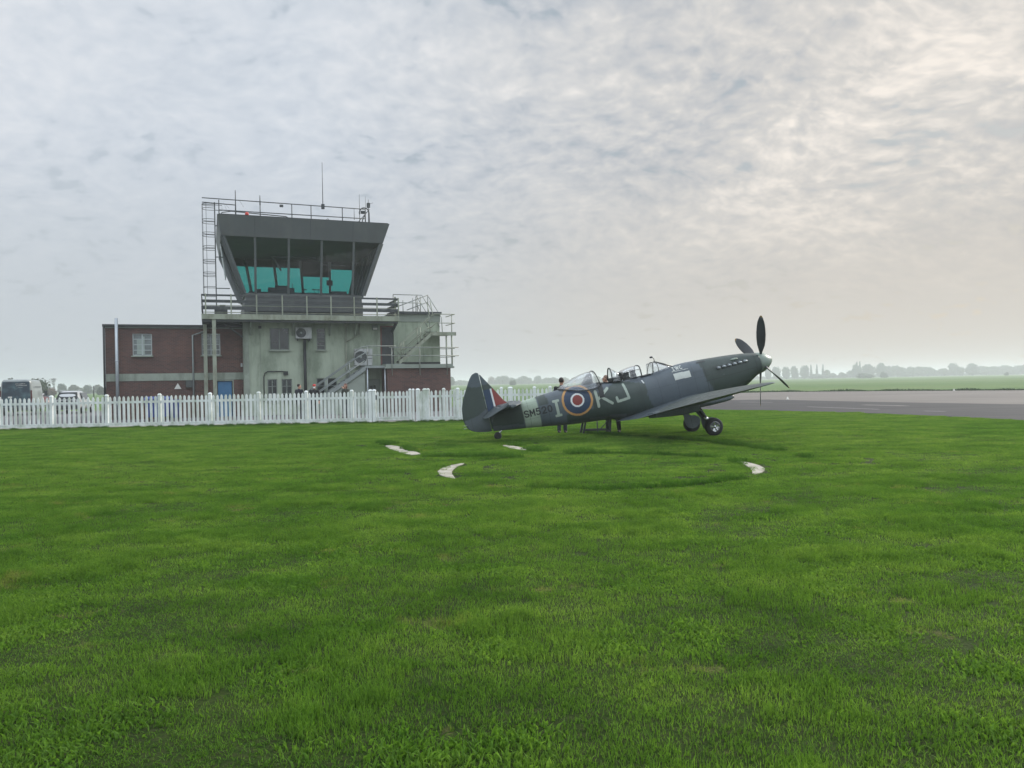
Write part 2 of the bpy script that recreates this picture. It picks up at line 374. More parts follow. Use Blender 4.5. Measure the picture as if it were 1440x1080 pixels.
for yy in (LY0+.03, LY0+.92):
    railing('handrail', st, [((x, yy, .1+(x-10)*.678), (x, yy, 1.0+(x-10)*.678)) for x in (10.3, 11.6, 12.9)],
        [[(10.0, yy, .95), (13.3, yy, 3.25), (13.9, yy, 3.6)], [(10.0, yy, .5), (13.8, yy, 3.1)]], 'pipegrey', .03)
m = MB(); m.prism([(10.6, .0), (13.8, 0), (13.8, 2.42), (10.6, .28)], LY0+.1, LY0+.14); m.build('under_stair_panel', M['render_grey'], st)
# upper stair from the annex roof to the platform
UY = -1.5
st = stair('upper_staircase', 15.95, 2.95, 18.0, 4.72, UY, UY+.8, 'railpaint', .22, .24)
def para(x): return 2.95+(x-15.95)*.863
for yy in (UY+.03, UY+.77):
    railing('handrail', st, [((x, yy, para(x)), (x, yy, para(x)+1.0)) for x in (16.25, 17.3)],
        [[(16.2, yy, para(16.2)+.25), (16.0, yy, para(16.0)+.8), (16.25, yy, para(16.25)+1.0), (18.0, yy, para(18.0)+1.05), (18.1, yy, 6.0), (17.95, yy, 6.75)],
         [(16.25, yy, para(16.25)+.5), (17.9, yy, para(17.9)+.5), (18.05, yy, 5.2)]], 'railpaint', .026)
m = MB(); m.box(18.0, 19.55, UY-.05, UY+1.95, 4.72, 4.82); m.box(18.0, 19.55, UY-.09, UY-.051, 4.62, 4.84); pf = m.build('stair_platform', M['railpaint'], B)
for x, yy in ((18.95, UY+.05), (19.3, UY+.05), (19.45, UY+1.7)): m = MB(); m.tube([(x, yy, 2.86), (x, yy, 4.72)], .05, 8); m.build('platform_post', M['railpaint'], pf)
railing('platform_rail', pf, [((19.3, UY, 4.8), (19.3, UY, 5.95))], [[(17.95, UY, 5.75), (18.2, UY, 5.95), (19.5, UY, 5.95), (19.5, UY+1.9, 5.95)], [(17.95, UY, 5.1), (18.3, UY, 5.4), (19.5, UY, 5.4), (19.5, UY+1.9, 5.4)]], 'railpaint', .026)
# steep flight from the platform to the roof of the room
st = MB()
for x in (18.15, 18.95): st.beam((x, UY+1.9, 4.8), (x-.35, RF+.9, 6.3), .05, .16)
sf = st.build('roof_steps', M['railpaint'], B)
m = MB()
for k in range(6): t = (k+.5)/6; m.box(18.17-.35*t, 18.9-.35*t, UY+1.85+t*1.0, UY+2.05+t*1.0, 4.85+t*1.4, 4.88+t*1.4)
m.build('tread', M['dark'], sf)
for x in (18.15, 18.95):
    railing('handrail', sf, [((x-.35, RF+.9, 6.2), (x-.35, RF+.9, 7.35))], [[(x+.25, UY+1.7, 4.85), (x+.2, UY+1.7, 5.9), (x-.3, RF+.9, 7.35)], [(x+.1, UY+1.8, 5.3), (x-.3, RF+.9, 6.85)]], 'rail', .026)
yy = RF+.9
railing('roof_railing', B, [((x, yy, 6.2), (x, yy, 6.92+(x-16.3)*.24)) for x in (16.3, 16.95, 17.6, 18.1, 18.6)], [[(16.3, yy, 6.55), (18.6, yy, 7.45)], [(17.2, yy, 6.45), (18.6, yy, 7.0)]], 'rail', .026)
railing('roof_railing', B, [((x, .1, 6.25), (x, .1, 7.28)) for x in (16.02, 17.55)], [[(16.02, .1, 7.28), (17.85, .1, 7.28), (18.1, -.4, 6.6)], [(16.02, .1, 6.78), (17.85, .1, 6.78)]], 'rail', .024)
# balcony deck
BX0, BX1, BY = 4.92, 15.95, -1.7
m = MB(); m.box(BX0+.02, BX1-.02, BY+.08, 7.5, 5.46, 5.62); bal = m.build('balcony', M['dark'], B)
m = MB(); m.box(BX0, BX1, BY, BY+.075, 5.46, 5.76); m.box(BX0, BX0+.075, BY+.077, 7.5, 5.46, 5.76); m.box(BX1-.075, BX1, BY+.077, 1.5, 5.46, 5.76); m.build('edge_beam', M['railpaint'], bal)
m = MB()
for z, h, d in ((6.80, .10, .05), (6.47, .16, .06), (6.1, .19, .07)):
    m.box(BX0, BX1, BY+.09, BY+.09+d, z-h/2, z+h/2); m.box(BX0, BX0+d, BY+.16, 7.4, z-h/2, z+h/2); m.box(BX1-d, BX1, BY+.16, 1.4, z-h/2, z+h/2)
m.build('guard_board', M['dark'], bal)
m = MB()
for z in (6.24, 5.86): m.tube([(BX0+.1, BY+.2, z), (BX1-.1, BY+.2, z)], .022, 6)
m.build('lower_rail', M['railpaint'], bal)
for x in (5.14, 6.46, 7.81, 9.2, 10.56, 11.93, 13.27, 14.62, 15.91):
    m = MB(); m.box(x-.035, x+.035, BY-.052, BY-.002, 5.5, 6.86); m.box(x-.05, x+.05, BY-.062, BY-.053, 5.48, 5.74); m.build('railing_post', M['railpaint'], bal)
for x in (15.78, ):
    m = MB(); m.box(x-.05, x+.05, BY+.2, BY+.26, 5.76, 6.95); m.build('railing_post', M['railpaint'], bal)
m = MB(); m.box(5.45, 5.65, BY+.05, BY+.25, 0, 5.455); m.build('support_column', M['railpaint'], bal)
m = MB(); m.box(4.98, 5.18, -.35, -.15, 0, 5.455); m.build('support_column', M['railpaint'], bal)
m = MB(); m.box(4.94, 15.9, BY+.1, BY+.25, 5.33, 5.455); m.box(4.94, 7.05, -.4, -.2, 5.28, 5.455)
m.beam((6.1, -.6, 5.3), (7.08, -.45, 4.55), .08); m.build('deck_joist', M['dark'], bal)
for x in (7.5, 9.86, 12.0, 13.5):
    m = MB(); m.prism([(0,0), (0,0), ], 0, 0) if False else None
    m.beam((x, TF-.045, 4.65), (x, TF-.045, 5.45), .09); m.beam((x, TF-.09, 4.7), (x, BY+.3, 5.4), .07); m.build('balcony_bracket', M['band'], bal)
m = MB(); m.beam((15.75, TF-.1, 4.9), (15.85, BY+.25, 5.42), .08, .22); m.build('balcony_bracket', M['dark'], bal)
# lumps on the balcony: cable tray and equipment, bolted on
m = MB(); m.box(5.6, 6.3, -.3, .2, 5.63, 6.2); m.box(5.9, 6.2, .2, .6, 6.2, 6.45); m.build('deck_equipment', M['dark'], bal)
# visual control cab (inverted truncated pyramid)
CB = dict(x0=7.22, x1=14.1, y0=-.3, y1=5.4); CT = dict(x0=6.08, x1=15.02, y0=-1.4, y1=6.5); Z0, Z1 = 7.12, 10.15
def cc(c, z=None): return [(c['x0'], c['y0'], z), (c['x1'], c['y0'], z), (c['x1'], c['y1'], z), (c['x0'], c['y1'], z)]
m = MB(); m.box(7.3, 14.02, -.15, 5.3, 5.62, 7.0); m.hexa(cc(CB, 7.0), cc(CB, Z0)); m.hexa([(7.22,-.22,5.7),(14.06,-.22,5.7),(14.06,5.35,5.7),(7.22,5.35,5.7)], [(7.22,-.26,6.55),(14.06,-.26,6.55),(14.06,5.35,6.55),(7.22,5.35,6.55)])
m.build('cab_base', M['cab_dark'], B)
m = MB(); m.box(7.6, 13.8, -.31, -.262, 6.08, 6.2); m.box(9.0, 11.2, -.5, -.3, 5.7, 5.95); m.build('cable_trunking', M['mullion'], B)
def lp(c0, c1, t): return tuple(c0[i]+(c1[i]-c0[i])*t for i in range(3))
b4 = cc(CB, Z0); t4 = cc(CT, Z1); 
def edge_pts(q, i, t): return lp(q[i], q[(i+1) % 4], t)
mul = {0: [(7.79-7.22)/6.88, 0, 0]}
front_b = [(7.85, 7.81), (9.68, 9.66), (11.56, 11.52), (13.43, 13.38)]
cabf = MB()
for i in range(4): cabf.beam(b4[i], t4[i], .22, .16)
for xb, xt in front_b: cabf.beam((xb, -.3, Z0), (xt, -1.4, Z1), .13, .12)
for xb, xt in ((8.02, 7.6), (9.6, 9.4), (11.2, 11.15), (12.93, 13.1)): cabf.beam((xb, 5.4, Z0), (xt, 6.5, Z1), .15, .12)
for k in range(1, 5):
    t = k/5
    cabf.beam((7.22, lerp([(0,-.3),(1,5.4)], t), Z0), (6.08, lerp([(0,-1.4),(1,6.5)], t), Z1), .1, .12)
    cabf.beam((14.1, lerp([(0,-.3),(1,5.4)], t), Z0), (15.02, lerp([(0,-1.4),(1,6.5)], t), Z1), .1, .12)
cf = cabf.build('cab_frame', M['mullion'], B)
def pane(name, q, mat, off=.02):
    v = [Vector(p) for p in q]; n = (v[1]-v[0]).cross(v[3]-v[0]).normalized()
    m = MB(); a = [p-n*.006 for p in v]; b = [p+n*.006 for p in v]
    m.add([tuple(p) for p in a+b], [(3,2,1,0),(4,5,6,7),(0,1,5,4),(1,2,6,5),(2,3,7,6),(3,0,4,7)]); return m.build(name, mat, B)
xs_b = [7.22]+[a for a, _ in front_b]+[14.1]; xs_t = [6.08]+[b for _, b in front_b]+[15.02]
for i in range(5):
    pane('cab_window', [(xs_b[i]+.07, -.3, Z0), (xs_b[i+1]-.07, -.3, Z0), (xs_t[i+1]-.07, -1.4, Z1), (xs_t[i]+.07, -1.4, Z1)], M['cabglass'])
xb = [7.22, 8.02, 9.6, 11.2, 12.93, 14.1]; xt = [6.08, 7.6, 9.4, 11.15, 13.1, 15.02]
ZB = 9.62; fz = (ZB-Z0)/(Z1-Z0)
for i in range(5):
    z1 = ZB if i != 3 else 9.05; f = (z1-Z0)/(Z1-Z0)
    yb, yt = 5.4, 5.4+1.1*f
    q = [(xb[i]+.08, yb, Z0), (xb[i+1]-.08, yb, Z0), (lerp([(0, xb[i+1]), (1, xt[i+1])], f)-.08, yt, z1), (lerp([(0, xb[i]), (1, xt[i])], f)+.08, yt, z1)]
    pane('tinted_window', q, M['tealglass'])
    q2 = [(q[3][0]-.0, yt, z1+.004), (q[2][0]+.0, yt, z1+.004), (xt[i+1]-.08, 6.5, Z1), (xt[i]+.08, 6.5, Z1)]
    pane('window_blind', q2, M['blind'])
for sx, cb, ct in ((0, 7.22, 6.08), (1, 14.1, 15.02)):
    for k in range(5):
        a, b = k/5, (k+1)/5; ya, yb_ = -.3+5.7*a+.08, -.3+5.7*b-.08; za, zb = -1.4+7.9*a+.08, -1.4+7.9*b-.08
        pane('side_window', [(cb, ya, Z0), (cb, yb_, Z0), (ct, zb, Z1), (ct, za, Z1)], M['cabglass'] if k > 0 or sx == 0 else M['cabglass'])
        if sx == 1: pane('window_blind', [(cb-.03, ya, Z0), (cb-.03, yb_, Z0), (ct-.03, zb, Z1), (ct-.03, za, Z1)], M['blind'])
# cab roof: fascia leaning outwards
m = MB()
o0 = dict(x0=6.0, x1=15.1, y0=-1.5, y1=6.6); o1 = dict(x0=5.82, x1=15.47, y0=-1.75, y1=6.85)
m.hexa(cc(o0, 10.155), cc(o1, 11.28)); m.build('cab_roof', M['cab_dark'], B)
m = MB(); m.box(5.9, 15.4, -1.68, 6.78, 11.282, 11.33); m.build('roof_felt', M['roof'], B)
for x in (7.8, 10.85, 13.3): m = MB(); m.hexa([(x-.012,-1.502,10.16),(x+.012,-1.502,10.16),(x+.012,-1.49,10.16),(x-.012,-1.49,10.16)], [(x-.012,-1.756,11.27),(x+.012,-1.756,11.27),(x+.012,-1.74,11.27),(x-.012,-1.74,11.27)]); m.build('cladding_joint', M['dark'], B)
# white weather board on the left side of the cab
m = MB(); m.hexa([(6.3,1.2,8.2),(6.3,2.6,8.2),(6.26,2.6,8.2),(6.26,1.2,8.2)], [(5.94,1.1,10.9),(5.94,2.7,10.9),(5.9,2.7,10.9),(5.9,1.1,10.9)]); m.build('side_board', M['frame'], B)
# cab interior
m = MB(); m.box(7.5, 13.8, .3, .9, 7.0, 7.28); m.box(8.6, 10.1, .35, .8, 7.28, 7.55); m.box(9.0, 9.7, .4, .7, 7.55, 7.68); m.tube([(10.0, .6, 7.5), (10.0, .6, 7.85)], .02, 6)
m.box(12.3, 13.2, .35, .8, 7.28, 7.42); m.box(7.9, 8.2, .4, .7, 7.28, 7.45); m.build('control_desk', M['interior'], B)
for x in (11.2, 12.1, 11.85):
    m = MB(); m.box(x-.15, x+.15, 5.0, 5.03, 8.02, 8.08); m.tube([(x, 5.02, 7.1), (x, 5.02, 8.05)], .015, 6); m.build('small_monitor', M['interior'], B)
m = MB(); m.box(12.65, 13.05, 4.95, 5.0, 8.35, 8.7); m.tube([(12.85, 5.0, 7.1), (12.85, 5.0, 8.4)], .02, 6); m.build('hanging_screen', M['interior'], B)
m = MB(); m.box(8.9, 11.6, 2.0, 2.1, 9.62, 9.70); m.beam((9.0, 2.05, 9.68), (9.5, 2.05, 8.8), .1); m.box(6.9, 8.0, 2, 2.04, 9.0, 9.03); m.box(12.0, 13.4, 2, 2.05, 9.25, 9.29); m.build('ceiling_rail', M['mullion'], B)
# roof railing and aerials
rl = railing('cab_roof_railing', B, [((x, -.1, 11.3), (x, -.1, 12.44)) for x in (5.95, 8.2, 9.99, 11.1, 12.95, 14.34)], [[(5.05, -.1, 12.5), (14.34, -.1, 12.44)], [(5.95, -.1, 11.86), (14.34, -.1, 11.86)], [(5.05, -.1, 12.25), (6.85, -.1, 12.2)]], 'cab_dark' if False else 'dark', .028)
railing('cab_roof_railing', B, [((x, 6.2, 11.3), (x, 6.2, 12.44)) for x in (6.2, 9, 12, 14.6)], [[(6.2, 6.2, 12.44), (14.6, 6.2, 12.44)], [(14.6, -.1, 12.44), (14.6, 6.2, 12.44)]], 'dark', .02)
m = MB(); m.tube([(5.95, -.6, 11.3), (6.1, -.6, 11.62), (6.6, -.6, 11.72), (9.6, -.6, 11.6), (9.9, -.6, 11.42)], .03, 6); m.tube([(11.7, -.6, 11.4), (12.0, -.6, 11.62), (12.3, -.6, 11.35)], .02, 6); m.build('roof_cable', M['dark'], B)
def aerial(x, y, z0, z1, r, box=None, ticks=()):
    m = MB(); m.tube([(x, y, z0), (x, y, z1)], [r, r*.55], 6)
    if box: m.box(x-.09, x+.09, y-.09, y+.09, box, box+.28)
    for t in ticks: m.beam((x, y, t), (x+.3, y, t+.12), .015)
    return m.build('aerial', M['dark'], B)
aerial(6.85, -.1, 11.3, 13.05, .045); aerial(8.2, -.1, 12.3, 12.85, .04); aerial(11.8, -.1, 12.3, 15.1, .026, 12.3)
aerial(14.05, 0.2, 11.3, 13.4, .022); aerial(14.42, 0.2, 11.3, 13.3, .018); aerial(14.58, .1, 11.3, 13.1, .03, 12.6, (12.8,)); aerial(13.7, .1, 11.8, 12.5, .02)
for x in (13.2, 13.35, 13.5, 13.62): aerial(x, .3, 11.3, 11.55, .015)
m = MB(); m.box(9.3, 9.5, -.18, -.02, 12.26, 12.38); m.build('junction_box', M['dark'], B)
m = MB(); m.tube([(6.5, -.1, 12.0), (6.2, -.1, 12.3), (6.35, -.1, 11.9)], .006, 5); m.build('stay_wire', M['dark'], B)
m = MB(); m.tube([(7.05, -.1, 12.5), (7.3, -.1, 12.1)], .006, 5); m.build('stay_wire', M['dark'], B)
m = MB(); m.tube([(14.02+.3*(1-math.cos(a))+.0, .1, 12.25+.32*math.sin(a)) for a in np.linspace(-.3, math.pi+.0, 12)]+[(14.62, .1, 11.3)], .035, 8); m.tube([(14.45, .1, 12.3), (14.2, .1, 11.8), (14.15, .1, 11.3)], .03, 8); m.box(14.1, 14.4, 0, .15, 12.2, 12.36); m.build('cable_loop', M['dark'], B)
m = MB(); m.ball((7.42, -1.0, 11.52), (.11, .11, .13)); m.tube([(7.42, -1.0, 11.3), (7.42, -1.0, 11.42)], .05, 8, ); m.build('obstruction_light', M['redlamp'], B)
# caged ladder up the left side
LX, LYY = 5.72, .2
m = MB()
for yy in (LYY-.22, LYY+.22): m.beam((LX, yy, 5.65), (LX+.0, yy, 12.3), .09, .06)
for k in range(20): m.tube([(LX, LYY-.2, 5.9+k*.32), (LX, LYY+.2, 5.9+k*.32)], .018, 6)
for z in (7.4, 9.2, 11.0): m.beam((LX, LYY, z), (LX+.75-(.0 if z < 9 else .3), LYY, z), .05)
ldr = m.build('caged_ladder', M['cab_dark'], B)
m = MB()
for z in (6.95, 7.45, 8.1, 8.28, 8.85, 9.0, 9.62, 9.78, 10.4, 10.56, 11.15, 11.32, 11.95, 12.2):
    m.tube([(LX-.02, LYY-.3, z)]+[(LX-.72+.66*(1-math.sin(a)) if False else LX-.35-.33*math.sin(a), LYY-.34*math.cos(a), z) for a in np.linspace(0, math.pi, 9)]+[(LX-.02, LYY+.3, z)], .016, 6)
for a in (math.pi/2, .35, math.pi-.35, 1.1):
    x = LX-.35-.33*math.sin(a); yy = LYY-.34*math.cos(a); m.tube([(x, yy, 6.95), (x, yy, 12.2)], .012, 5)
m.tube([(LX-.68, LYY, 12.2), (LX+.4, LYY, 12.2), (LX+.4, LYY, 11.9), (LX, LYY, 11.9)], .02, 6)
m.build('safety_cage', M['dark'], ldr)
# white triangle sign on the brick
o = MB(); o.prism([(3.41, 1.64), (3.78, 1.64), (3.6, 1.97)], -.03, -.004)
s = o.build('triangle_sign', M['signwhite']); s.location = BO; s.rotation_euler = (0, 0, BANG)
tag(s, 'small white triangle sign on the brick wall left of the blue door', 'sign')
def fw(u, v, z=0):       # facade frame to world (v outwards)
    return (BO[0]+u*math.cos(BANG)+v*math.sin(BANG), BO[1]+u*math.sin(BANG)-v*math.cos(BANG), z)
#@@PART3
# ------------------------------------------------------------------ fighter aircraft (local: x forward along the thrust line, y left, z up)
PIT = R(12.5)
AC = empty('fighter_aircraft', (5.639, 22.886, 0), R(7.4), -PIT)
tag(AC, 'two seat camouflaged wartime fighter with roundel, parked tail down on the grass', 'aircraft')
GREY = (.070, .092, .112); GREEN = (.034, .052, .048); SKY = (.29, .36, .29); UNDER = (.10, .125, .145)
def paintmat(name, base=None):
    m, nt, out = newmat(name); co = coords(nt)
    if base is None:
        a = N(nt, 'VertexColor'); a.layer_name = 'paint'; c = a.outputs['Color']
    else: c = base
    w = ramp(nt, nz(nt, co, 2.2, 8, .65), [(.3, (.86, .86, .86)), (.72, (1.16, 1.16, 1.14))])
    c = mixc(nt, 1., c, w, 'MULTIPLY')
    st = ramp(nt, nz(nt, co, 5., 6, .7, (.35, 1, 2.2)), [(.56, 0.), (.8, .35)])
    c = mixc(nt, st, c, (.05, .055, .055))
    sep = N(nt, 'SeparateXYZ'); nt.links.new(co, sep.inputs[0])
    # panel joints: thin dark lines every 0.55 m along the body
    md = N(nt, 'Math', operation='FRACT'); mu = N(nt, 'Math', operation='MULTIPLY'); mu.inputs[1].default_value = 1/.55
    nt.links.new(sep.outputs[0], mu.inputs[0]); nt.links.new(mu.outputs[0], md.inputs[0])
    ln = ramp(nt, md.outputs[0], [(0, .75), (.026, 0.), (1., 0.)])
    c = mixc(nt, ln, c, (.02, .024, .025))
    mu2 = N(nt, 'Math', operation='MULTIPLY_ADD'); mu2.inputs[1].default_value = 1/.46; mu2.inputs[2].default_value = .35; md2 = N(nt, 'Math', operation='FRACT')
    nt.links.new(sep.outputs[2], mu2.inputs[0]); nt.links.new(mu2.outputs[0], md2.inputs[0]); c = mixc(nt, ramp(nt, md2.outputs[0], [(0, .5), (.03, 0.), (1., 0.)]), c, (.02, .024, .025))
    r = ramp(nt, nz(nt, co, 6, 4), [(.3, .36), (.7, .6)])
    principled(nt, out, c, r, 0, bump(nt, nz(nt, co, 9, 3), .05, .02)); return m
M['paint'] = paintmat('camouflage_paint')
for k, c in dict(d_sky=(.33, .39, .34), d_white=(.62, .65, .66), d_blue=(.018, .04, .085), d_red=(.21, .035, .03), d_yel=(.46, .25, .09), d_black=(.02, .024, .026), d_plate=(.50, .53, .50)).items():
    M[k] = simple(k.replace('d_', 'marking_'), c, .55, var=.08, scale=6, bmp=0)
M['gun'] = simple('metal_dark', (.03, .035, .038), .4, .3)
M['chrome'] = simple('polished_metal', (.6, .62, .62), .25, .9, var=.05)
M['prop'] = simple('propeller_blade', (.05, .056, .062), .5, var=.15)
M['proptip'] = simple('yellow_tip', (.38, .24, .06), .5)
M['spin'] = simple('spinner_paint', (.20, .255, .215), .4, var=.1, scale=4, dirt=(.16, .19, .17), dscale=3)

TOP = [(2.145,1.95),(1.8,2.035),(1.243,2.10),(.571,2.155),(-.096,2.195),(-.55,2.176),(-1.129,2.11),(-1.57,2.10),(-2.1,2.13),(-2.44,2.165),(-2.85,2.25),(-3.28,2.295),(-3.6,2.31),(-4.04,2.30),(-4.655,2.26),(-5.02,2.235),(-5.4,2.22),(-6.07,2.12)]
BOT = [(2.145,1.335),(1.99,1.28),(1.84,1.18),(1.64,1.07),(1.3,.95),(.6,.885),(-.5,.85),(-1.4,.89),(-2.17,1.0),(-2.8,1.12),(-3.86,1.24),(-4.69,1.386),(-5.1,1.447),(-5.93,1.568),(-6.07,1.60)]
WID = [(2.145,.305),(1.9,.35),(1.5,.39),(.8,.42),(0,.44),(-1,.46),(-2,.47),(-2.8,.455),(-3.5,.40),(-4.2,.32),(-5,.21),(-5.6,.12),(-6.07,.045)]
def smooth_tab(t, x):
    w = 0; s = 0
    for d in (-.12, -.06, 0, .06, .12):
        s += lerp(t, max(min(x+d, 2.145), -6.07)); w += 1
    return s/w
def sect(x): return smooth_tab(TOP, x), smooth_tab(BOT, x), smooth_tab(WID, x)
NE = 2.35
def hull_y(x, z):
    t, b, w = sect(x); h = (t-b)/2; d = (z-(t+b)/2)/h
    if abs(d) >= .999: return None
    return w*(1-abs(d)**NE)**(1/NE)
def inpoly(x, z, P):
    r = False; n = len(P)
    for i in range(n):
        x1, z1 = P[i]; x2, z2 = P[(i+1) % n]
        if (z1 > z) != (z2 > z) and x < (x2-x1)*(z-z1)/(z2-z1)+x1: r = not r
    return r
def paint_at(x, z, bottom=False):
    w1 = .12*noise.noise((x*1.3, 0, z*1.7)); xs = x+w1
    t, b, w = sect(x)
    if -5.115 < x < -4.675: return SKY
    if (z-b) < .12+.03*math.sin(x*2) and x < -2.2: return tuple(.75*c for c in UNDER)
    if bottom: return UNDER
    g = False
    if xs > .42+.25*(z-1.5)*-1.0: g = True
    if -3.1 < xs < -1.45-.2*(z-1.6): g = True
    if -3.1 < xs < -1.2 and z > 2.05+.1*math.sin(x*5): g = False
    if xs < -5.115: g = True
    if -4.68 < xs < -4.35 and z > 2.0: g = True
    if -3.9 < xs < -3.0 and z < 1.55: g = True
    return GREEN if g else GREY
def set_paint(o, fn):
    me = o.data; at = me.color_attributes.new('paint', 'FLOAT_COLOR', 'POINT')
    buf = []
    for v in me.vertices: buf += [*fn(v.co), 1.]
    at.data.foreach_set('color', buf)
# fuselage
m = MB(); NS = 64; xs = np.arange(2.145, -6.08, -.035); vv = []
for x in xs:
    t, b, w = sect(x); h = (t-b)/2; zc = (t+b)/2
    for k in range(NS):
        a = 2*math.pi*k/NS; c, s = math.cos(a), math.sin(a)
        vv.append((x, w*math.copysign(abs(c)**(2/NE), c), zc+h*math.copysign(abs(s)**(2/NE), s)))
ff = [(i*NS+k, i*NS+(k+1) % NS, (i+1)*NS+(k+1) % NS, (i+1)*NS+k) for i in range(len(xs)-1) for k in range(NS)]
ff.append(tuple(range(NS))); ff.append(tuple(reversed(range((len(xs)-1)*NS, len(xs)*NS))))
m.add(vv, ff, 0, True); fus = m.build('fuselage', M['paint'], AC)
for p in fus.data.polygons:
    if len(p.vertices) > 4: p.use_smooth = False
def soot(v):
    c = paint_at(v.x, v.z); x = v.x; s = 0
    if -1.3 < x < 1.75: s = max(0, 1-abs(v.z-(1.84+.02*(.8-x)))/(.04+.05*(1.75-x)/3))*(.55 if x > .6 else .45*(x+1.3)/1.9)*(.7+.6*noise.noise((x*3, 0, v.z*9)))
    s = max(0, min(.7, s)); return tuple(a*(1-s)+b*s for a, b in zip(c, (.018, .017, .016)))
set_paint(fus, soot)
def decal(name, test, x0, x1, z0, z1, res, mat, par, off=.005, side=-1, yfn=hull_y):
    nx = int((x1-x0)/res)+1; nz_ = int((z1-z0)/res)+1; idx = {}; v = []; f = []
    def vert(i, j):
        if (i, j) in idx: return idx[(i, j)]
        x = x0+i*res; z = z0+j*res; y = yfn(x, z); y2 = yfn(x, z+.004)
        if y is None: idx[(i, j)] = None; return None
        dy = ((y2-y)/.004) if y2 is not None else -4.
        dy = max(-6, min(6, dy)); L = math.sqrt(1+dy*dy)
        v.append((x, side*(y+off/L), z-off*dy/L)); idx[(i, j)] = len(v)-1; return idx[(i, j)]
    for i in range(nx):
        for j in range(nz_):
            if test(x0+(i+.5)*res, z0+(j+.5)*res):
                q = [vert(i, j), vert(i+1, j), vert(i+1, j+1), vert(i, j+1)]
                if None not in q: f.append(q if side < 0 else q[::-1])
    m = MB(); m.add(v, f, 0, True); return m.build(name, mat, par, fix=False)
def seg(segs, w):
    def t(x, z):
        for (ax, az), (bx, bz) in segs:
            dx, dz = bx-ax, bz-az; L = dx*dx+dz*dz; u = ((x-ax)*dx+(z-az)*dz)/L if L else 0
            if -.0 <= u <= 1.0 and abs((x-ax)*dz-(z-az)*dx)/math.sqrt(L) <= w/2: return True
            u = max(0, min(1, u))
            if (x-ax-u*dx)**2+(z-az-u*dz)**2 <= (w*.5)**2: return True
        return False
    return t
def path(pts): return [(pts[i], pts[i+1]) for i in range(len(pts)-1)]
def arc(cx, cz, rx, rz, a0, a1, n=10): return [(cx+rx*math.cos(R(a0+(a1-a0)*i/n)), cz+rz*math.sin(R(a0+(a1-a0)*i/n))) for i in range(n+1)]
GL = {  # glyph strokes in a 0..1 box, reading left to right
 'S': [arc(.5, .74, .42, .26, 20, 270)+arc(.5, .25, .42, .25, 90, -160)],
 'M': [[(.05, 0), (.05, 1), (.5, .35), (.95, 1), (.95, 0)]],
 '5': [[(.9, 1), (.2, 1), (.12, .55)]+arc(.45, .3, .45, .3, 110, -150)],
 '2': [arc(.5, .7, .42, .3, 170, -30)+[(.08, 0), (.95, 0)]],
 '0': [arc(.5, .5, .42, .5, 0, 360, 16)],
 'I': [[(.5, 0), (.5, 1)], [(.2, 0), (.8, 0)], [(.2, 1), (.8, 1)]],
 'W': [[(0, 1), (.25, 0), (.5, 1), (.75, 0), (1, 1)]],
 'C': [arc(.55, .5, .45, .5, 50, 310)],
 'K': [[(.06, 0), (.06, 1)], [(.06, .42), (.92, 1)], [(.33, .60), (1, 0)]],
 'J': [[(.86, 1), (1, .06), (.04, 0), (0, .28)]],
}
def write(name, txt, x, z, w, h, sw, gap, res, mat, par, slope=0, side=-1, yfn=hull_y, off=.008):
    segs = []
    for ch in txt:
        for st in GL[ch]: segs += path([(x+px*w, z+pz*h+(x+px*w)*0+slope*(px*w)) for px, pz in st])
        x += w+gap; z += slope*(w+gap)
    ax = [p[0] for s in segs for p in s]; az = [p[1] for s in segs for p in s]
    return decal(name, seg(segs, sw), min(ax)-sw, max(ax)+sw, min(az)-sw, max(az)+sw, res, mat, par, off, side, yfn)
RC = (-3.53, 1.90)
def ring(a, b): return lambda x, z: a <= math.hypot(x-RC[0], z-RC[1]) < b
for sd in (-1, 1):
    rr = decal('roundel', ring(.385, .447), -4, -3.05, 1.4, 2.36, .0125, M['d_yel'], fus, .005, sd)
    decal('roundel_blue', ring(.195, .386), -4, -3.05, 1.4, 2.36, .0125, M['d_blue'], fus, .006, sd)
    decal('roundel_white', ring(.145, .196), -4, -3.05, 1.4, 2.36, .01, M['d_white'], fus, .007, sd)
    decal('roundel_red', ring(-1, .146), -4, -3.05, 1.4, 2.36, .01, M['d_red'], fus, .008, sd)
write('code_letter', 'I', -4.25, 1.60, .22, .42, .075, 0, .01, M['d_sky'], fus)
write('code_letter', 'K', -3.0, 1.58, .43, .44, .078, 0, .01, M['d_sky'], fus)
write('code_letter', 'J', -2.41, 1.585, .35, .42, .074, 0, .01, M['d_sky'], fus)
write('serial_number', 'SM520', -5.09, 1.765, .125, .175, .034, .045, .007, M['d_black'], fus, .0)
write('maker_lettering', 'IWC', -.56, 2.05, .085, .085, .02, .028, .005, M['d_plate'], fus)
decal('lettering_line', lambda x, z: abs(z-2.015+.03*(x+.35)) < .008 and (x*53) % 1 < .72, -.6, -.1, 1.99, 2.05, .006, M['d_plate'], fus, .008)
decal('white_panel', lambda x, z: -.595+.0*(z) < x < -.09 and 1.765 < z+.03*(x+.3) < 1.955, -.61, -.07, 1.74, 1.99, .01, M['d_plate'], fus, .008)
# exhaust stubs
for sd in (-1, 1):
    decal('exhaust_slot', lambda x, z: .72 < x < 1.76 and abs(z-1.815) < .036, .7, 1.78, 1.76, 1.87, .012, M['black'], fus, .006, sd)
    for k in range(6):
        x = .80+k*.172; y = sd*(hull_y(x, 1.82)-.02); m = MB()
        m.tube([(x+.06, y, 1.80), (x+.02, y+sd*.06, 1.815), (x-.06, y+sd*.085, 1.84)], [.03, .034, .036], 8); m.build('exhaust_stub', M['steel'], AC)
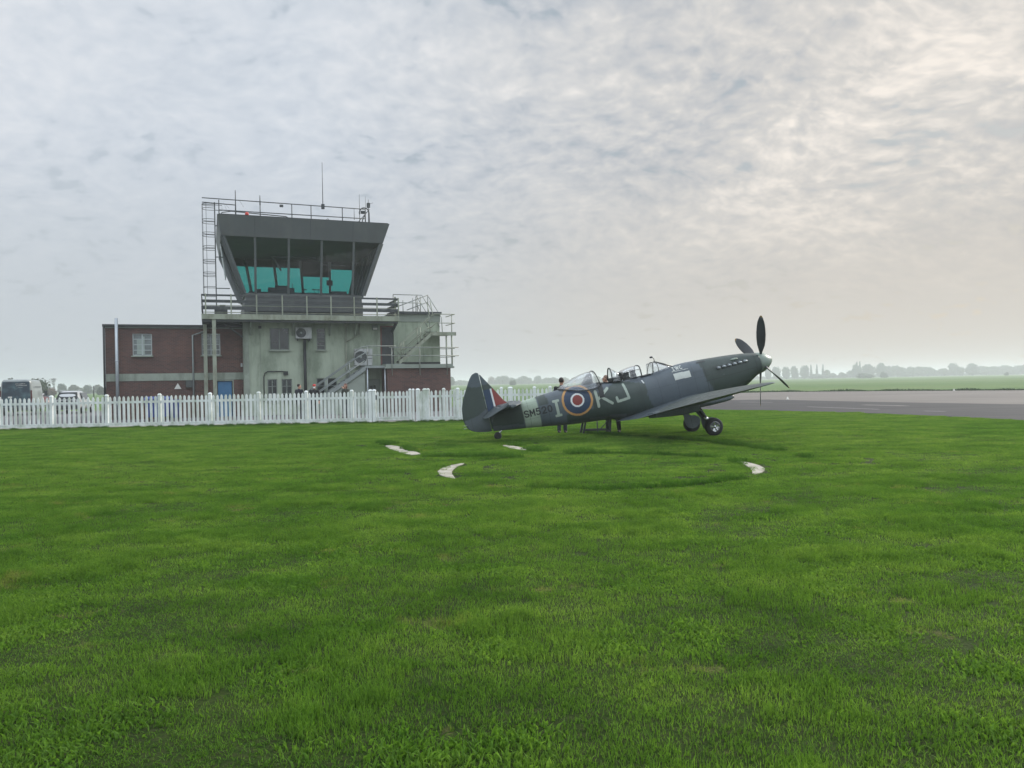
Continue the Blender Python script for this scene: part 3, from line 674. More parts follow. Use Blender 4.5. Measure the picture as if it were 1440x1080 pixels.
# cowling fasteners, panels and blister
decal('cowling_joint', lambda x, z: (abs(x-1.98) < .008 and z < 1.95) or (abs(z-1.52-.02*x) < .006 and .3 < x < 1.98) or (abs(x-.36) < .008 and z > 1.1), .3, 2.05, 1.1, 2.12, .0125, M['d_black'], fus, .004)
decal('fuel_cap_panel', lambda x, z: abs(x-.35+.0) < .14 and abs(z-2.10) < .018, .1, .6, 2.0, 2.15, .01, M['d_black'], fus, .006)
m = MB(); m.ball((1.35, -.30, 1.95), (.12, .06, .035)); m.ball((.9, -.35, 1.60), (.05, .07, .03)); m.build('cowling_blister', M['spin'], AC)
# open cockpit door hanging on the side, and dark cockpit openings
decal('cockpit_door', lambda x, z: abs(x+2.80-.12*(z-2)) < .07 and 1.80 < z < 2.23, -2.95, -2.6, 1.78, 2.26, .012, M['black'], fus, .02)
decal('foot_step', lambda x, z: abs(x+1.52+.3*(z-1.95)) < .018 and abs(z-1.95) < .05, -1.6, -1.4, 1.88, 2.02, .008, M['d_white'], fus, .008)
for a, b in ((-1.5, -1.15), (-2.82, -2.36)):
    m = MB(); z0 = sect(a)[0]; z1 = sect(b)[0]
    m.add([(a, -.2, z0+.004), (b, -.2, z1+.004), (b, .2, z1+.004), (a, .2, z0+.004)], [(0, 1, 2, 3)]); m.build('cockpit_opening', M['black'], AC)
# intake fairing under the nose
m = MB()
secs = [(1.2, .862, .05, .03), (1.18, .862, .09, .06), (1.05, .85, .12, .085), (.8, .85, .15, .095), (.4, .86, .17, .10), (-.1, .87, .19, .09), (-.6, .89, .19, .06)]
m.tube([(x, 0, z) for x, z, w, h in secs], [h for *_, h in secs], 16)
o = m.build('intake_fairing', M['paint'], AC); set_paint(o, lambda v: UNDER)
for v in o.data.vertices: v.co.y *= 1.9
# wing: lofted aerofoil with elliptical planform
def naca(t, c, n=18):
    up = []; lo = []
    for i in range(n+1):
        x = .5*(1-math.cos(math.pi*i/n)); yt = 5*t*(.2969*math.sqrt(x)-.126*x-.3516*x*x+.2843*x**3-.1036*x**4)
        p = .3; mm = c; yc = mm/p**2*(2*p*x-x*x) if x < p else mm/(1-p)**2*((1-2*p)+2*p*x-x*x)
        up.append((x, yc+yt)); lo.append((x, yc-yt))
    return up+lo[::-1][1:-1]
def wing_st(l):
    e = math.sqrt(max(0, 1-(l/5.64)**2)); c = max(2.54*e, .03); qc = -.20
    le = qc+.25*c; te = le-c
    if l < 1.0: te -= .42*(1-(l-.25)/.75)**2
    z = 1.03+.108*max(0, l-.55)+(.0 if l > .55 else 0)
    th = .132-.07*(l/5.64); inc = R(2.0-2.2*l/5.64)
    return le, te, z, th*(2.54*e if l > 1 else 2.5), inc
for sd in (-1, 1):
    m = MB(); ls = [.22, .3, .4, .5, .6, .75, .9]+list(np.arange(1.05, 5.3, .12))+[5.35, 5.42, 5.48, 5.53, 5.57, 5.60, 5.625, 5.638]; vv = []; n = None
    for l in ls:
        le, te, z, th, inc = wing_st(l); c = le-te; pf_ = naca(th/c, .022); n = len(pf_)
        for a, b in pf_:
            x = le-a*c; zz = z+b*c+(0.25-a)*c*math.sin(inc)
            if l < .9 and a > .5: zz += .10*(.9-l)/.68*(a-.5)*1.2
            vv.append((x, sd*l, zz))
    ff = [(i*n+k, i*n+(k+1) % n, (i+1)*n+(k+1) % n, (i+1)*n+k) for i in range(len(ls)-1) for k in range(n)]+[tuple((len(ls)-1)*n+k for k in range(n))]
    m.add(vv, ff, 0, True); wg = m.build('wing', M['paint'], AC)
    nn = [v.normal.z for v in wg.data.vertices]
    def wp(v, nn=nn):
        le, te, z, th, inc = wing_st(abs(v.y)); a = (le-v.x)/(le-te)
        if v.z < z+.015+(.25-a)*(le-te)*.03: return UNDER
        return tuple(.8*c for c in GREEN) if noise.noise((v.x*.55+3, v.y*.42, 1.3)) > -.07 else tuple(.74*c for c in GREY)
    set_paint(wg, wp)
    # radiator under the wing
    m = MB(); z0 = wing_st(1.65)[2]
    secs = [(-.62, 1.0), (-.66, 1.03), (-1.1, 1.0), (-1.5, .8), (-1.9, .55)]; q = []
    for x, s_ in secs:
        zt = z0-.03+.02; zb = zt-.25*s_
        q.append([(x, sd*1.32, zt), (x, sd*2.0, zt+.06), (x, sd*1.97, zb+.04), (x, sd*1.36, zb)])
    v = [p for r_ in q for p in r_]; f = [(i*4+k, i*4+(k+1) % 4, i*4+4+(k+1) % 4, i*4+4+k) for i in range(len(q)-1) for k in range(4)]+[(0, 1, 2, 3), (16, 17, 18, 19)]
    m.add(v, f); o = m.build('radiator', M['paint'], AC, bevel=.03); set_paint(o, lambda v: tuple(.8*c for c in UNDER))
    # cannon barrel
    le = wing_st(2.4)[0]; m = MB(); m.tube([(le-.1, sd*2.4, wing_st(2.4)[2]+.02), (le+.62, sd*2.4, wing_st(2.4)[2]+.0)], [.05, .025], 8)
    # undercarriage
    hub = (.06, sd*.88, .250); pv = (-.27, sd*.72, 1.02)
    m = MB(); m.tube([pv, (-.12, sd*.80, .62), (.03, sd*.865-sd*.10, .30)], [.062, .055, .045], 10); m.tube([(.03, sd*.765, .30), hub], .035, 8)
    lg = m.build('undercarriage_leg', M['gun'], AC)
    m = MB(); m.tube([(-.20, sd*.74-sd*.0, .95), (.02, sd*.70, .36)], .018, 6); m.tube([(-.24, sd*.80, .93), (-.03, sd*.83, .45)], .02, 6); m.tube([(-.13, sd*.80, .60), (-.03, sd*.81, .42)], .06, 10); m.build('oleo_strut', M['chrome'], lg)
    m = MB(); r = .263
    m.lathe((hub[0], hub[1]-.095, hub[2]), (0, 1, 0), [(0, .13), (0, .15), (.0, .19), (.015, .235), (.045, r-.006), (.095, r), (.145, r-.006), (.175, .235), (.19, .19), (.19, .15), (.19, .13)], 36)
    wh = m.build('wheel', M['rubber'], AC)
    m = MB()
    for yy, dr in ((hub[1]-.085, -1), (hub[1]+.085, 1)):
        m.lathe((hub[0], yy, hub[2]), (0, dr, 0), [(0, .155), (.012, .15), (.0, .12), (-.03, .11), (-.03, 0)], 28)
        m.lathe((hub[0], yy-dr*.03, hub[2]), (0, dr, 0), [(0, .045), (.035, .04), (.035, 0)], 14)
        for k in range(5):
            a = 2*math.pi*k/5+.3; m.beam((hub[0]+.03*math.cos(a), yy-dr*.015, hub[2]+.03*math.sin(a)), (hub[0]+.125*math.cos(a), yy-dr*.005, hub[2]+.125*math.sin(a)), .035, .02, up=(0, 1, 0))
    m.build('wheel_rim', M['chrome'], wh)
    # door plate on the inboard side of the leg
    y = sd*.70; P = [(-.40, .98), (-.17, .95), (-.06, .62), (.02, .53), (.16, .50), (.27, .42), (.31, .34), (.26, .24), (.14, .14), (0, .12), (-.12, .17), (-.19, .28), (-.21, .42), (-.19, .55), (-.27, .70)]
    m = MB(); m.prism(P, y-.012, y+.012); o = m.build('wheel_door', M['paint'], AC); set_paint(o, lambda v: UNDER)
# tail wheel
m = MB(); m.tube([(-5.72, 0, 1.64), (-5.93, 0, 1.47), (-5.95, .05, 1.43)], .03, 8); tl = m.build('tail_wheel_strut', M['chrome'], AC)
m = MB(); m.lathe((-5.955, -.045, 1.432), (0, 1, 0), [(0, 0), (0, .05), (0, .08), (.02, .105), (.045, .112), (.07, .105), (.09, .08), (.09, .05), (.09, 0)], 20); m.build('tail_wheel', M['rubber'], AC)
# fin and rudder
FLE = [(1.62,-5.2),(2.15,-5.2),(2.25,-5.42),(2.40,-5.555),(2.745,-5.745),(3.115,-5.97),(3.26,-6.05),(3.32,-6.10),(3.345,-6.16)]
RTE = [(1.60,-6.10),(1.63,-6.30),(1.67,-6.48),(1.70,-6.56),(1.76,-6.67),(1.84,-6.75),(1.98,-6.80),(2.13,-6.822),(2.43,-6.78),(2.68,-6.69),(2.9,-6.56),(3.1,-6.44),(3.21,-6.37),(3.29,-6.30),(3.33,-6.24),(3.345,-6.17)]
HX = -6.08
def finmesh(x_le, x_te, zs, tfn, name, par):
    m = MB(); n = 14; v = []; ok = []
    for z in zs:
        a, b = x_le(z), x_te(z)
        for k in range(n+1):
            u = k/n; x = a+(b-a)*u
            v.append((x, tfn(x, z), z))
        for k in range(n, -1, -1):
            u = k/n; x = a+(b-a)*u; v.append((x, -tfn(x, z), z))
    w = 2*(n+1)
    f = [(i*w+k, i*w+(k+1) % w, (i+1)*w+(k+1) % w, (i+1)*w+k) for i in range(len(zs)-1) for k in range(w)]
    f += [tuple(range(w)), tuple((len(zs)-1)*w+k for k in range(w))]
    m.add(v, f, 0, True); return m.build(name, M['paint'], par)
def fin_t(x, z):
    a, b = lerp(FLE, z), lerp(RTE, z); c = max(a-b, .02); u = min(max((a-x)/c, 0), 1)
    t = .085*(1-(max(z-2.0, 0)/1.6))
    y = 5*t*c*(.2969*math.sqrt(u)-.126*u-.3516*u*u+.2843*u**3-.1036*u**4)
    return max(y, .004)
def fp(v):
    z = v.z+.12*noise.noise((v.x*2, 3, v.z*2))
    if z > 2.98-.1*(v.x+6.1): return GREY
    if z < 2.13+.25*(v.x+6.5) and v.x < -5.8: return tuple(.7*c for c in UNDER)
    return GREEN
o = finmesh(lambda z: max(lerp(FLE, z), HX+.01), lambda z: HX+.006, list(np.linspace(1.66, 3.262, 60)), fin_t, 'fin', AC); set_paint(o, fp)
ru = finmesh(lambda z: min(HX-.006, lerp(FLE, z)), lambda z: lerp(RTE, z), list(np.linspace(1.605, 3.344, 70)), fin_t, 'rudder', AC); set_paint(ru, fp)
for sd in (-1, 1):
    decal('flash_red', lambda x, z: 2.13 < z < 2.80 and x > -5.83-.0*(z) and x < lerp(FLE, z)+.0, -5.9, -5.35, 2.1, 2.82, .0125, M['d_red'], o, .006, sd, lambda x, z: fin_t(x, z) if x < lerp(FLE, z)-.004 else None)
    decal('flash_white', lambda x, z: 2.13 < z < 2.80 and -5.875 < x < -5.825, -5.9, -5.8, 2.1, 2.82, .0125, M['d_white'], o, .007, sd, fin_t)
    decal('flash_blue', lambda x, z: 2.13 < z < 2.80 and HX+.015 < x < -5.87, HX, -5.85, 2.1, 2.82, .0125, M['d_blue'], o, .006, sd, fin_t)
m = MB()
for z in (1.93, 1.6+.25, 2.72): m.box(-6.86, -6.74, -.012, .012, z, z+.012)
m.build('trim_tab_rod', M['chrome'], ru)
# tailplane and drooped elevators
for sd in (-1, 1):
    for part in (0, 1):
        m = MB(); ls = list(np.linspace(.06, 1.58, 14))+[1.62, 1.645]; vv = []; n = None
        for l in ls:
            e = math.sqrt(max(1-(l/1.66)**2.4, .0)); c = 1.22*(.35+.65*e)*(1 if l < 1.5 else max(.25, e*1.6)); le = -5.08-.25*(l/1.6)**1.5; hx = -5.83
            hornx = -5.60 if l > 1.35 else hx
            if part == 0: a, b = (le if l <= 1.35 else min(le-.1*(l-1.35)/.3, -5.3)), hornx+.01
            else: a, b = hornx-.004, min(hx-.10, le-c)
            if part == 0 and l > 1.55: b = min(b, a-.02)
            pf_ = naca(.10 if part == 0 else .12, 0, 8); n = len(pf_); c2 = a-b
            for u, w in pf_:
                if part == 0: tt = .09*(1.2-l*.3)*math.sqrt(max(u, 0)); yv = (1 if w > 0 else -1 if w < 0 else 0)*min(tt, .05) ; xx = a-u*c2; zz = 2.245+yv
                else:
                    tt = .05*(1-u)**.8; yv = (1 if w > 0 else -1 if w < 0 else 0)*tt; dx = -(hx-(a-u*c2)); an = R(24)
                    xx = hx+dx*math.cos(an)-0; zz = 2.245+dx*math.sin(an)+yv
                vv.append((xx, sd*l, zz))
        ff = [(i*n+k, i*n+(k+1) % n, (i+1)*n+(k+1) % n, (i+1)*n+k) for i in range(len(ls)-1) for k in range(n)]+[tuple(range(n)), tuple((len(ls)-1)*n+k for k in range(n))]
        m.add(vv, ff, 0, True); o = m.build('tailplane' if part == 0 else 'elevator', M['paint'], AC)
        set_paint(o, lambda v: UNDER if v.z < 2.24 and part == 0 else (.05, .066, .074))
# spinner and propeller
HC = Vector((2.15, 0, 1.642)); AXIS = Vector((1, 0, .03)).normalized()
m = MB(); m.lathe(HC, AXIS, [(-.0, .0), (0, .30), (.01, .318), (.1, .308), (.2, .275), (.3, .222), (.4, .145), (.46, .08), (.495, .025), (.502, 0)], 40); m.build('spinner', M['spin'], AC)
m = MB(); m.lathe(HC, AXIS, [(-.028, .25), (-.028, .312), (.0, .312), (0, .25)], 40); m.build('spinner_backplate', M['chrome'], AC)
upv = Vector((-.03, 0, 1)).normalized(); lf = Vector((0, 1, 0))
for ph in (-30, 60, 150, 240):
    d = upv*math.cos(R(ph))+lf*math.sin(R(ph)); t = AXIS.cross(d).normalized()
    st = [(.27, .07, .07, 55), (.36, .09, .06, 52), (.46, .15, .045, 46), (.6, .235, .035, 40), (.8, .29, .028, 34), (1.0, .31, .022, 30), (1.2, .295, .017, 26), (1.35, .255, .014, 24), (1.46, .185, .011, 23), (1.53, .13, .009, 22), (1.575, .07, .007, 22), (1.59, .02, .005, 22)]
    def blade(stt):
        m = MB(); v = []; n = 12
        for r, c, th, tw in stt:
            ch = (t*math.cos(R(tw))+AXIS*math.sin(R(tw))); nm = ch.cross(d).normalized()
            for k in range(n):
                a = 2*math.pi*k/n; v.append(HC+AXIS*.13+d*r+ch*(c/2*math.cos(a))+nm*(th/2*math.sin(a)))
        f = [(i*n+k, i*n+(k+1) % n, (i+1)*n+(k+1) % n, (i+1)*n+k) for i in range(len(stt)-1) for k in range(n)]+[tuple(range(n)), tuple((len(stt)-1)*n+k for k in range(n))]
        m.add(v, f, 0, True); return m
    b = blade(st[:-2]).build('propeller_blade', M['prop'], AC); blade(st[-3:]).build('blade_tip', M['proptip'], b)
# canopies (blown perspex slid open) and windscreens
def canopy(name, sts, par, mat=None, thick=.008):
    m = MB(); n = 20; v = []
    for x, zb, zt, w, q in sts:
        for k in range(n+1):
            a = math.pi*k/n; v.append((x, w*math.copysign(abs(math.cos(a))**q, math.cos(a)), zb+(zt-zb)*math.sin(a)**q))
    f = [(i*(n+1)+k, i*(n+1)+k+1, (i+1)*(n+1)+k+1, (i+1)*(n+1)+k) for i in range(len(sts)-1) for k in range(n)]
    m.add(v, f, 0, True); o = m.build(name, mat or M['perspex'], par)
    s = o.modifiers.new('Solidify', 'SOLIDIFY'); s.thickness = thick; return o
def archframe(name, x0, x1, zb, zt, w, q, par, r=.016, mat='gun'):
    m = MB(); pts = []
    for k in range(21):
        a = math.pi*k/20; s_ = math.sin(a)**q; pts.append((x0+(x1-x0)*s_, w*math.copysign(abs(math.cos(a))**q, math.cos(a)), zb+(zt-zb)*s_))
    m.tube(pts, r, 8); return m.build(name, M[mat], par)
rear = [(-3.95, 2.315, 2.335, .10, .9), (-3.8, 2.27, 2.40, .24, .9), (-3.6, 2.20, 2.475, .34, .85), (-3.4, 2.14, 2.535, .40, .8), (-3.2, 2.11, 2.585, .43, .75), (-3.0, 2.10, 2.61, .44, .72), (-2.85, 2.12, 2.60, .43, .7)]
cn = canopy('rear_canopy', rear, AC)
archframe('canopy_frame', -2.78, -2.85, 2.16, 2.60, .43, .7, cn)
m = MB()
for sd in (-1, 1): m.tube([(x, sd*w, zb) for x, zb, zt, w, q in rear]+[(-2.74, sd*.42, 2.19)], .018, 8)
m.build('canopy_rail', M['gun'], cn)
frontc = [(-2.06, 2.12, 2.36, .31, .55), (-1.95, 2.12, 2.41, .315, .55), (-1.75, 2.11, 2.45, .32, .55), (-1.6, 2.11, 2.455, .32, .55), (-1.48, 2.10, 2.44, .32, .55)]
cn = canopy('front_canopy', frontc, AC)
archframe('canopy_frame', -1.50, -1.49, 2.10, 2.44, .32, .55, cn, .018); archframe('canopy_frame', -2.06, -2.06, 2.12, 2.36, .31, .55, cn, .012)
m = MB()
for sd in (-1, 1):
    m.tube([(x, sd*w, zb+.015) for x, zb, zt, w, q in frontc], .018, 8); m.tube([(x, sd*(w-.005), zb+(zt-zb)*.66) for x, zb, zt, w, q in frontc], .008, 6)
    m.box(-2.02, -1.86, sd*.30-.012, sd*.30+.012, 2.13, 2.34)
m.build('canopy_rail', M['gun'], cn)
ws = canopy('rear_windscreen', [(-2.33, 2.17, 2.555, .25, .8), (-2.24, 2.15, 2.50, .28, .75), (-2.13, 2.13, 2.40, .30, .65)], AC)
archframe('windscreen_frame', -2.37, -2.32, 2.17, 2.56, .25, .8, ws, .017)
m = MB(); m.box(-2.36, -2.08, -.24, .24, 2.13, 2.26); m.build('instrument_coaming', M['gun'], ws)
ws = canopy('front_windscreen', [(-1.15, 2.10, 2.42, .27, .7), (-1.0, 2.11, 2.42, .27, .7), (-.93, 2.12, 2.42, .265, .7), (-.7, 2.14, 2.29, .22, .8), (-.48, 2.165, 2.175, .15, 1)], AC)
m = MB()
for sd in (-1, 1): m.tube([(-.94, sd*.12, 2.41), (-.70, sd*.13, 2.29), (-.46, sd*.12, 2.17)], .014, 6)
m.tube([(-.93, 0, 2.43), (-.70, 0, 2.32), (-.46, 0, 2.185)], .012, 6)
m.build('windscreen_bar', M['gun'], ws)
archframe('windscreen_frame', -1.16, -1.04, 2.09, 2.43, .27, .7, ws, .011); archframe('windscreen_frame', -.95, -.94, 2.11, 2.43, .265, .7, ws, .010)
m = MB(); m.tube([(-.93, 0, 2.43), (-.93, 0, 2.52), (-.97, 0, 2.56)], .011, 6); m.ball((-1.0, 0, 2.575), (.05, .07, .03), 10); m.build('mirror', M['gun'], ws)
# headrests and seat backs
m = MB(); m.prism([(-3.22, 2.28), (-2.92, 2.26), (-2.90, 2.54), (-3.0, 2.53)], -.17, .17); m.build('headrest_fairing', M['cab_dark'], AC, bevel=.03)
m = MB(); m.ball((-2.98, -.18, 2.47), (.018, .01, .018), 8); m.build('harness_fitting', M['d_white'], AC)
m = MB(); m.prism([(-1.72, 2.08), (-1.58, 2.08), (-1.62, 2.36), (-1.70, 2.36)], -.14, .14); m.build('headrest', M['gun'], AC, bevel=.02)
#@@PART4
# ------------------------------------------------------------------ picket fence
FY = 33.6
def pxX(px, Y=FY): return (px-720.67)/1081*Y
def post(par, X, w=.13, h=1.46):
    m = MB(); m.box(X-w/2, X+w/2, FY-w/2, FY+w/2, 0, h-.07)
    m.hexa([(X-w/2-.015, FY-w/2-.015, h-.069), (X+w/2+.015, FY-w/2-.015, h-.069), (X+w/2+.015, FY+w/2+.015, h-.069), (X-w/2-.015, FY+w/2+.015, h-.069)],
           [(X-w/4, FY-w/4, h), (X+w/4, FY-w/4, h), (X+w/4, FY+w/4, h), (X-w/4, FY+w/4, h)])
    return m.build('post', M['white_pvc'], par)
def panel(par, xa, xb, name='picket_panel', z0=.06, sp=.17, top=1.36):
    m = MB(); m.box(xa, xb, FY-.02, FY+.03, z0, z0+.15); m.box(xa, xb, FY-.02, FY+.03, 1.05, 1.15)
    n = 11 if 1.75 < xb-xa < 2.4 else max(1, int(round((xb-xa)/sp))); s = (xb-xa)/n
    for i in range(n):
        x = xa+(i+.5)*s; w = .051; t = top+random.uniform(-.012, .012); e = random.uniform(-.004, .004)
        m.prism([(x-w, z0+.1), (x+w, z0+.1), (x+w+e, t-.07), (x+.012+e, t), (x-.012+e, t), (x-w+e, t-.07)], FY-.045, FY-.022)
    return m.build(name, M['white_pvc'], par)
def fence(name, label, posts, group=None):
    f = empty(name, (0, 0, 0)); tag(f, label, 'fence', group)
    for i, (px, w) in enumerate(posts):
        post(f, pxX(px), w)
        if i+1 < len(posts):
            xa = pxX(px)+w/2; xb = pxX(posts[i+1][0])-posts[i+1][1]/2
            if xb-xa > .12: panel(f, xa, xb)
    return f
fence('picket_fence', 'long white picket fence run in front of the tower and the parked vehicles', [(p, .125) for p in (-150, -76, -2, 72.5, 150.5, 224.7, 295.8, 364, 431, 495)]+[(521, .15), (526.5, .15)])
g = empty('picket_gate', (0, 0, 0)); tag(g, 'white picket gate before the brick annex, between a broad double post and a slim post', 'gate')
panel(g, pxX(529), pxX(575.5), 'gate_panel', .09); post(g, pxX(577), .11)
m = MB(); m.box(pxX(529)-.0, pxX(529)+.04, FY-.08, FY-.046, 1.0, 1.2); m.build('hinge', M['gun'], g)
fence('picket_fence', 'white picket fence run behind the tail of the aircraft', [(581.5, .09), (588, .17), (597.5, .17), (602, .15), (624.4, .13), (644, .15), (664, .13), (684, .13), (705.5, .13), (718, .22), (752, .14), (774, .14), (797, .14), (820, .14)])
# kerb under the fence
m = MB(); m.box(-27, 3.1, FY-.11, FY+.12, -.05, .045); o = m.build('fence_kerb', M['cream']); tag(o, kind='structure')

# ------------------------------------------------------------------ ground
def grassmat(name, base_only=False):
    m, nt, out = newmat(name); P = coords(nt, True)
    big = nz(nt, P, .16, 5, .6); mid = nz(nt, P, .9, 5, .6, (1, 1.6, 1)); fine = nz(nt, P, 7., 4)
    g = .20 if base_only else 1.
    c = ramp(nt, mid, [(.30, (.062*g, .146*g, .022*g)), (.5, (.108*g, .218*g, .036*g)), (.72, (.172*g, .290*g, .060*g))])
    c2 = ramp(nt, big, [(.38, (.80, .88, .76)), (.62, (1.14, 1.06, 1.1))])
    c = mixc(nt, 1., c, c2, 'MULTIPLY')
    dry = ramp(nt, nz(nt, P, 1.0, 6, .72, (1., 1.3, 1)), [(.595, 0.), (.72, .75)])
    c = mixc(nt, dry, c, (.235, .215, .095)); c = mixc(nt, 1., c, ramp(nt, nz(nt, P, 55, 2), [(.32, (.55, .6, .55)), (.68, (1.5, 1.42, 1.3))]), 'MULTIPLY')
    c = mixc(nt, 1., c, ramp(nt, fine, [(.3, (.78, .8, .8)), (.7, (1.2, 1.18, 1.1))]), 'MULTIPLY')
    return m, nt, out, P, c
for key, mul in (('blades', (1., 1., 1.)), ('rank_shade_blades', (.56, .68, .6))):  # second tint: ranker turf, with the shade of ring and ruts painted in
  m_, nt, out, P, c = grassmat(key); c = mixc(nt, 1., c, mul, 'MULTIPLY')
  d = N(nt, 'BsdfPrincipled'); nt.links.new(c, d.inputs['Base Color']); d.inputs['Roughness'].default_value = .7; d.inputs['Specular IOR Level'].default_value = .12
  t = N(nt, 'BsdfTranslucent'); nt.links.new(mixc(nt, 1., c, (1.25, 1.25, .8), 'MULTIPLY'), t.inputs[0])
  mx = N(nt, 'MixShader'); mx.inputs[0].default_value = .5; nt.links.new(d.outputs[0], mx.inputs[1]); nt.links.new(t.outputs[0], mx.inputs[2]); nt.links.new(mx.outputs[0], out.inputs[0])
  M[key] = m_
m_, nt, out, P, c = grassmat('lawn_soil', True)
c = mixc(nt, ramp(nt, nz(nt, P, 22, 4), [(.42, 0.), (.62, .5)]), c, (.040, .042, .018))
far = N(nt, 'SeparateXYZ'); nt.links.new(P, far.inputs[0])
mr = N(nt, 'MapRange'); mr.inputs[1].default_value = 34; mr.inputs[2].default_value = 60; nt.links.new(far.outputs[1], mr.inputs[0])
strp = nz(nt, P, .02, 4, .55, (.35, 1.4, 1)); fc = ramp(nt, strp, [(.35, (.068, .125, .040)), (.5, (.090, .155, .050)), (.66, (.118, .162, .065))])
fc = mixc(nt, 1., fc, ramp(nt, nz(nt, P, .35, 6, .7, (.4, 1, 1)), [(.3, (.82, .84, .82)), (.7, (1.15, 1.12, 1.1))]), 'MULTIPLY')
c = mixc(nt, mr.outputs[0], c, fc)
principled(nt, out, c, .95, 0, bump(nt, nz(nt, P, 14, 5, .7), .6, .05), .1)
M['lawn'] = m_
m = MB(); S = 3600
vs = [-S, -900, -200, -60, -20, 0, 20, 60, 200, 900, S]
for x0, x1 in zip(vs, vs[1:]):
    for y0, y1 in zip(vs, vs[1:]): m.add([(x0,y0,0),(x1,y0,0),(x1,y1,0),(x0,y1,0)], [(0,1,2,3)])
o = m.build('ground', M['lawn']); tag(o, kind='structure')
def tarmac(name, c1, c2, sc):
    m, nt, out = newmat(name); P = coords(nt, True)
    c = ramp(nt, nz(nt, P, sc, 6, .6, (.4, 1.6, 1)), [(.35, c1), (.65, c2)])
    c = mixc(nt, 1., c, ramp(nt, nz(nt, P, 30, 3), [(.3, (.85,)*3), (.7, (1.15,)*3)]), 'MULTIPLY')
    principled(nt, out, c, .9, 0, bump(nt, nz(nt, P, 40, 3), .3, .01), .12); return m
M['asphalt'] = tarmac('asphalt', (.046, .046, .050), (.064, .062, .064), .35)
M['apron'] = tarmac('concrete_apron', (.135, .123, .115), (.175, .160, .148), .2)
M['yard'] = tarmac('yard_asphalt', (.10, .10, .105), (.16, .155, .16), .5)
NEAR = [(17.9, 8), (17.8, 18), (17.56, 26.4), (17.1, 28.6), (16.4, 31.2), (15.0, 34.8), (12.7, 38.2), (11.3, 39.8), (9.9, 41.2), (8.2, 43.4), (7, 46.5)]
def sheet(name, poly, z, mat, kind='structure'):
    m = MB(); m.add([(x, y, z) for x, y in poly], [tuple(range(len(poly)))]); o = m.build(name, mat)
    bm = bmesh.new(); bm.from_mesh(o.data); bmesh.ops.triangulate(bm, faces=bm.faces)
    for f in bm.faces:
        if f.normal.z < 0: f.normal_flip()
    bm.to_mesh(o.data); bm.free(); tag(o, kind=kind); return o
sheet('apron', [(7, 46.5), (9.5, 62), (20.3, 84), (29.6, 88.6), (40.4, 80.8), (48.3, 72.6), (90, 42), (90, -10), (18.5, -10)]+NEAR, .004, M['apron'])
sheet('taxiway', NEAR+[(9.2, 50), (12.5, 57.5), (15.5, 58.5), (19.2, 57.6), (22.2, 48.7), (26.4, 39.7), (29, 33), (30, 20), (30, -10), (18.0, -10)], .008, M['asphalt'])
# longer grass verge beyond the apron
M['linepaint'] = simple('worn_line_paint', (.16, .153, .14), .9, var=.3, scale=2)
M['redgrey'] = simple('pale_seam', (.18, .175, .17), .9, var=.2)
def gl(px, py):
    r = R(1.1); dx = px-720; dy = 538.5-py; a = (dx*math.cos(r)+dy*math.sin(r))/1081; b = (-dx*math.sin(r)+dy*math.cos(r))/1081
    return (a*1.62/-b, 1.62/-b)
def stripe(p, q, w, mat):
    a = Vector((*p, 0)); b = Vector((*q, 0)); n = Vector((-(b-a).y, (b-a).x, 0)).normalized()*w/2
    m = MB(); m.add([(a+n+Vector((0,0,.012)))[:], (a-n+Vector((0,0,.012)))[:], (b-n+Vector((0,0,.012)))[:], (b+n+Vector((0,0,.012)))[:]], [(0,1,2,3)])
    o = m.build('road_marking', mat); tag(o, kind='structure')
stripe((20.9, 52.2), (22.6, 49.0) , .3, M['linepaint']) if False else None
stripe(gl(1214, 569.6), gl(1276, 571), .5, M['linepaint']); stripe(gl(1136, 572.3), gl(1236, 575.8), .25, M['redgrey']); stripe(gl(1300, 578.3), gl(1330, 578.9), .25, M['redgrey']); stripe(gl(1040, 565.5), gl(1086, 566), .35, M['redgrey'])
sheet('parking_area', [(-60, 33.75), (-1.5, 33.75), (-.5, 50), (-9, 60), (-60, 66)], .006, M['yard'])
# sunken white concrete ring and bars (signal markings) half lost in the grass
CX, CY_, CR = 1.62, 14.35, 2.93
def ringseg(a0, a1, r0, r1, taper=True):
    m = MB(); n = 26; top = []
    for i in range(n+1):
        t = i/n; a = R(a0+(a1-a0)*t); w = (math.sin(math.pi*t)**.6) if taper else 1
        mid = r0+(r1-r0)*.62; j = .02*noise.noise((i*.6, a0, 0))
        top.append((mid+(r1-mid)*w+j*1.6, mid-(mid-r0)*w+1.6*j, a))
    v = []; f = []
    for ro, ri, a in top:
        for z in (.014, -.05):
            v.append((CX+ro*math.cos(a), CY_+ro*math.sin(a), z)); v.append((CX+ri*math.cos(a), CY_+ri*math.sin(a), z))
    for i in range(n):
        o = i*4; f += [(o, o+4, o+5, o+1), (o+2, o, o+4, o+6)[::-1], (o+1, o+5, o+7, o+3)]
    m.add(v, f); x = m.build('ground_marker', M['conc'], bevel=0); return x
o = ringseg(154, 206, 2.76, 3.02); tag(o, 'pale concrete crescent exposed in the grass at the left of the ring', 'marker', 'exposed concrete ground markings')
o = ringseg(-32, 13, 2.68, 2.92); tag(o, 'pale concrete crescent exposed in the grass at the right of the ring', 'marker', 'exposed concrete ground markings')
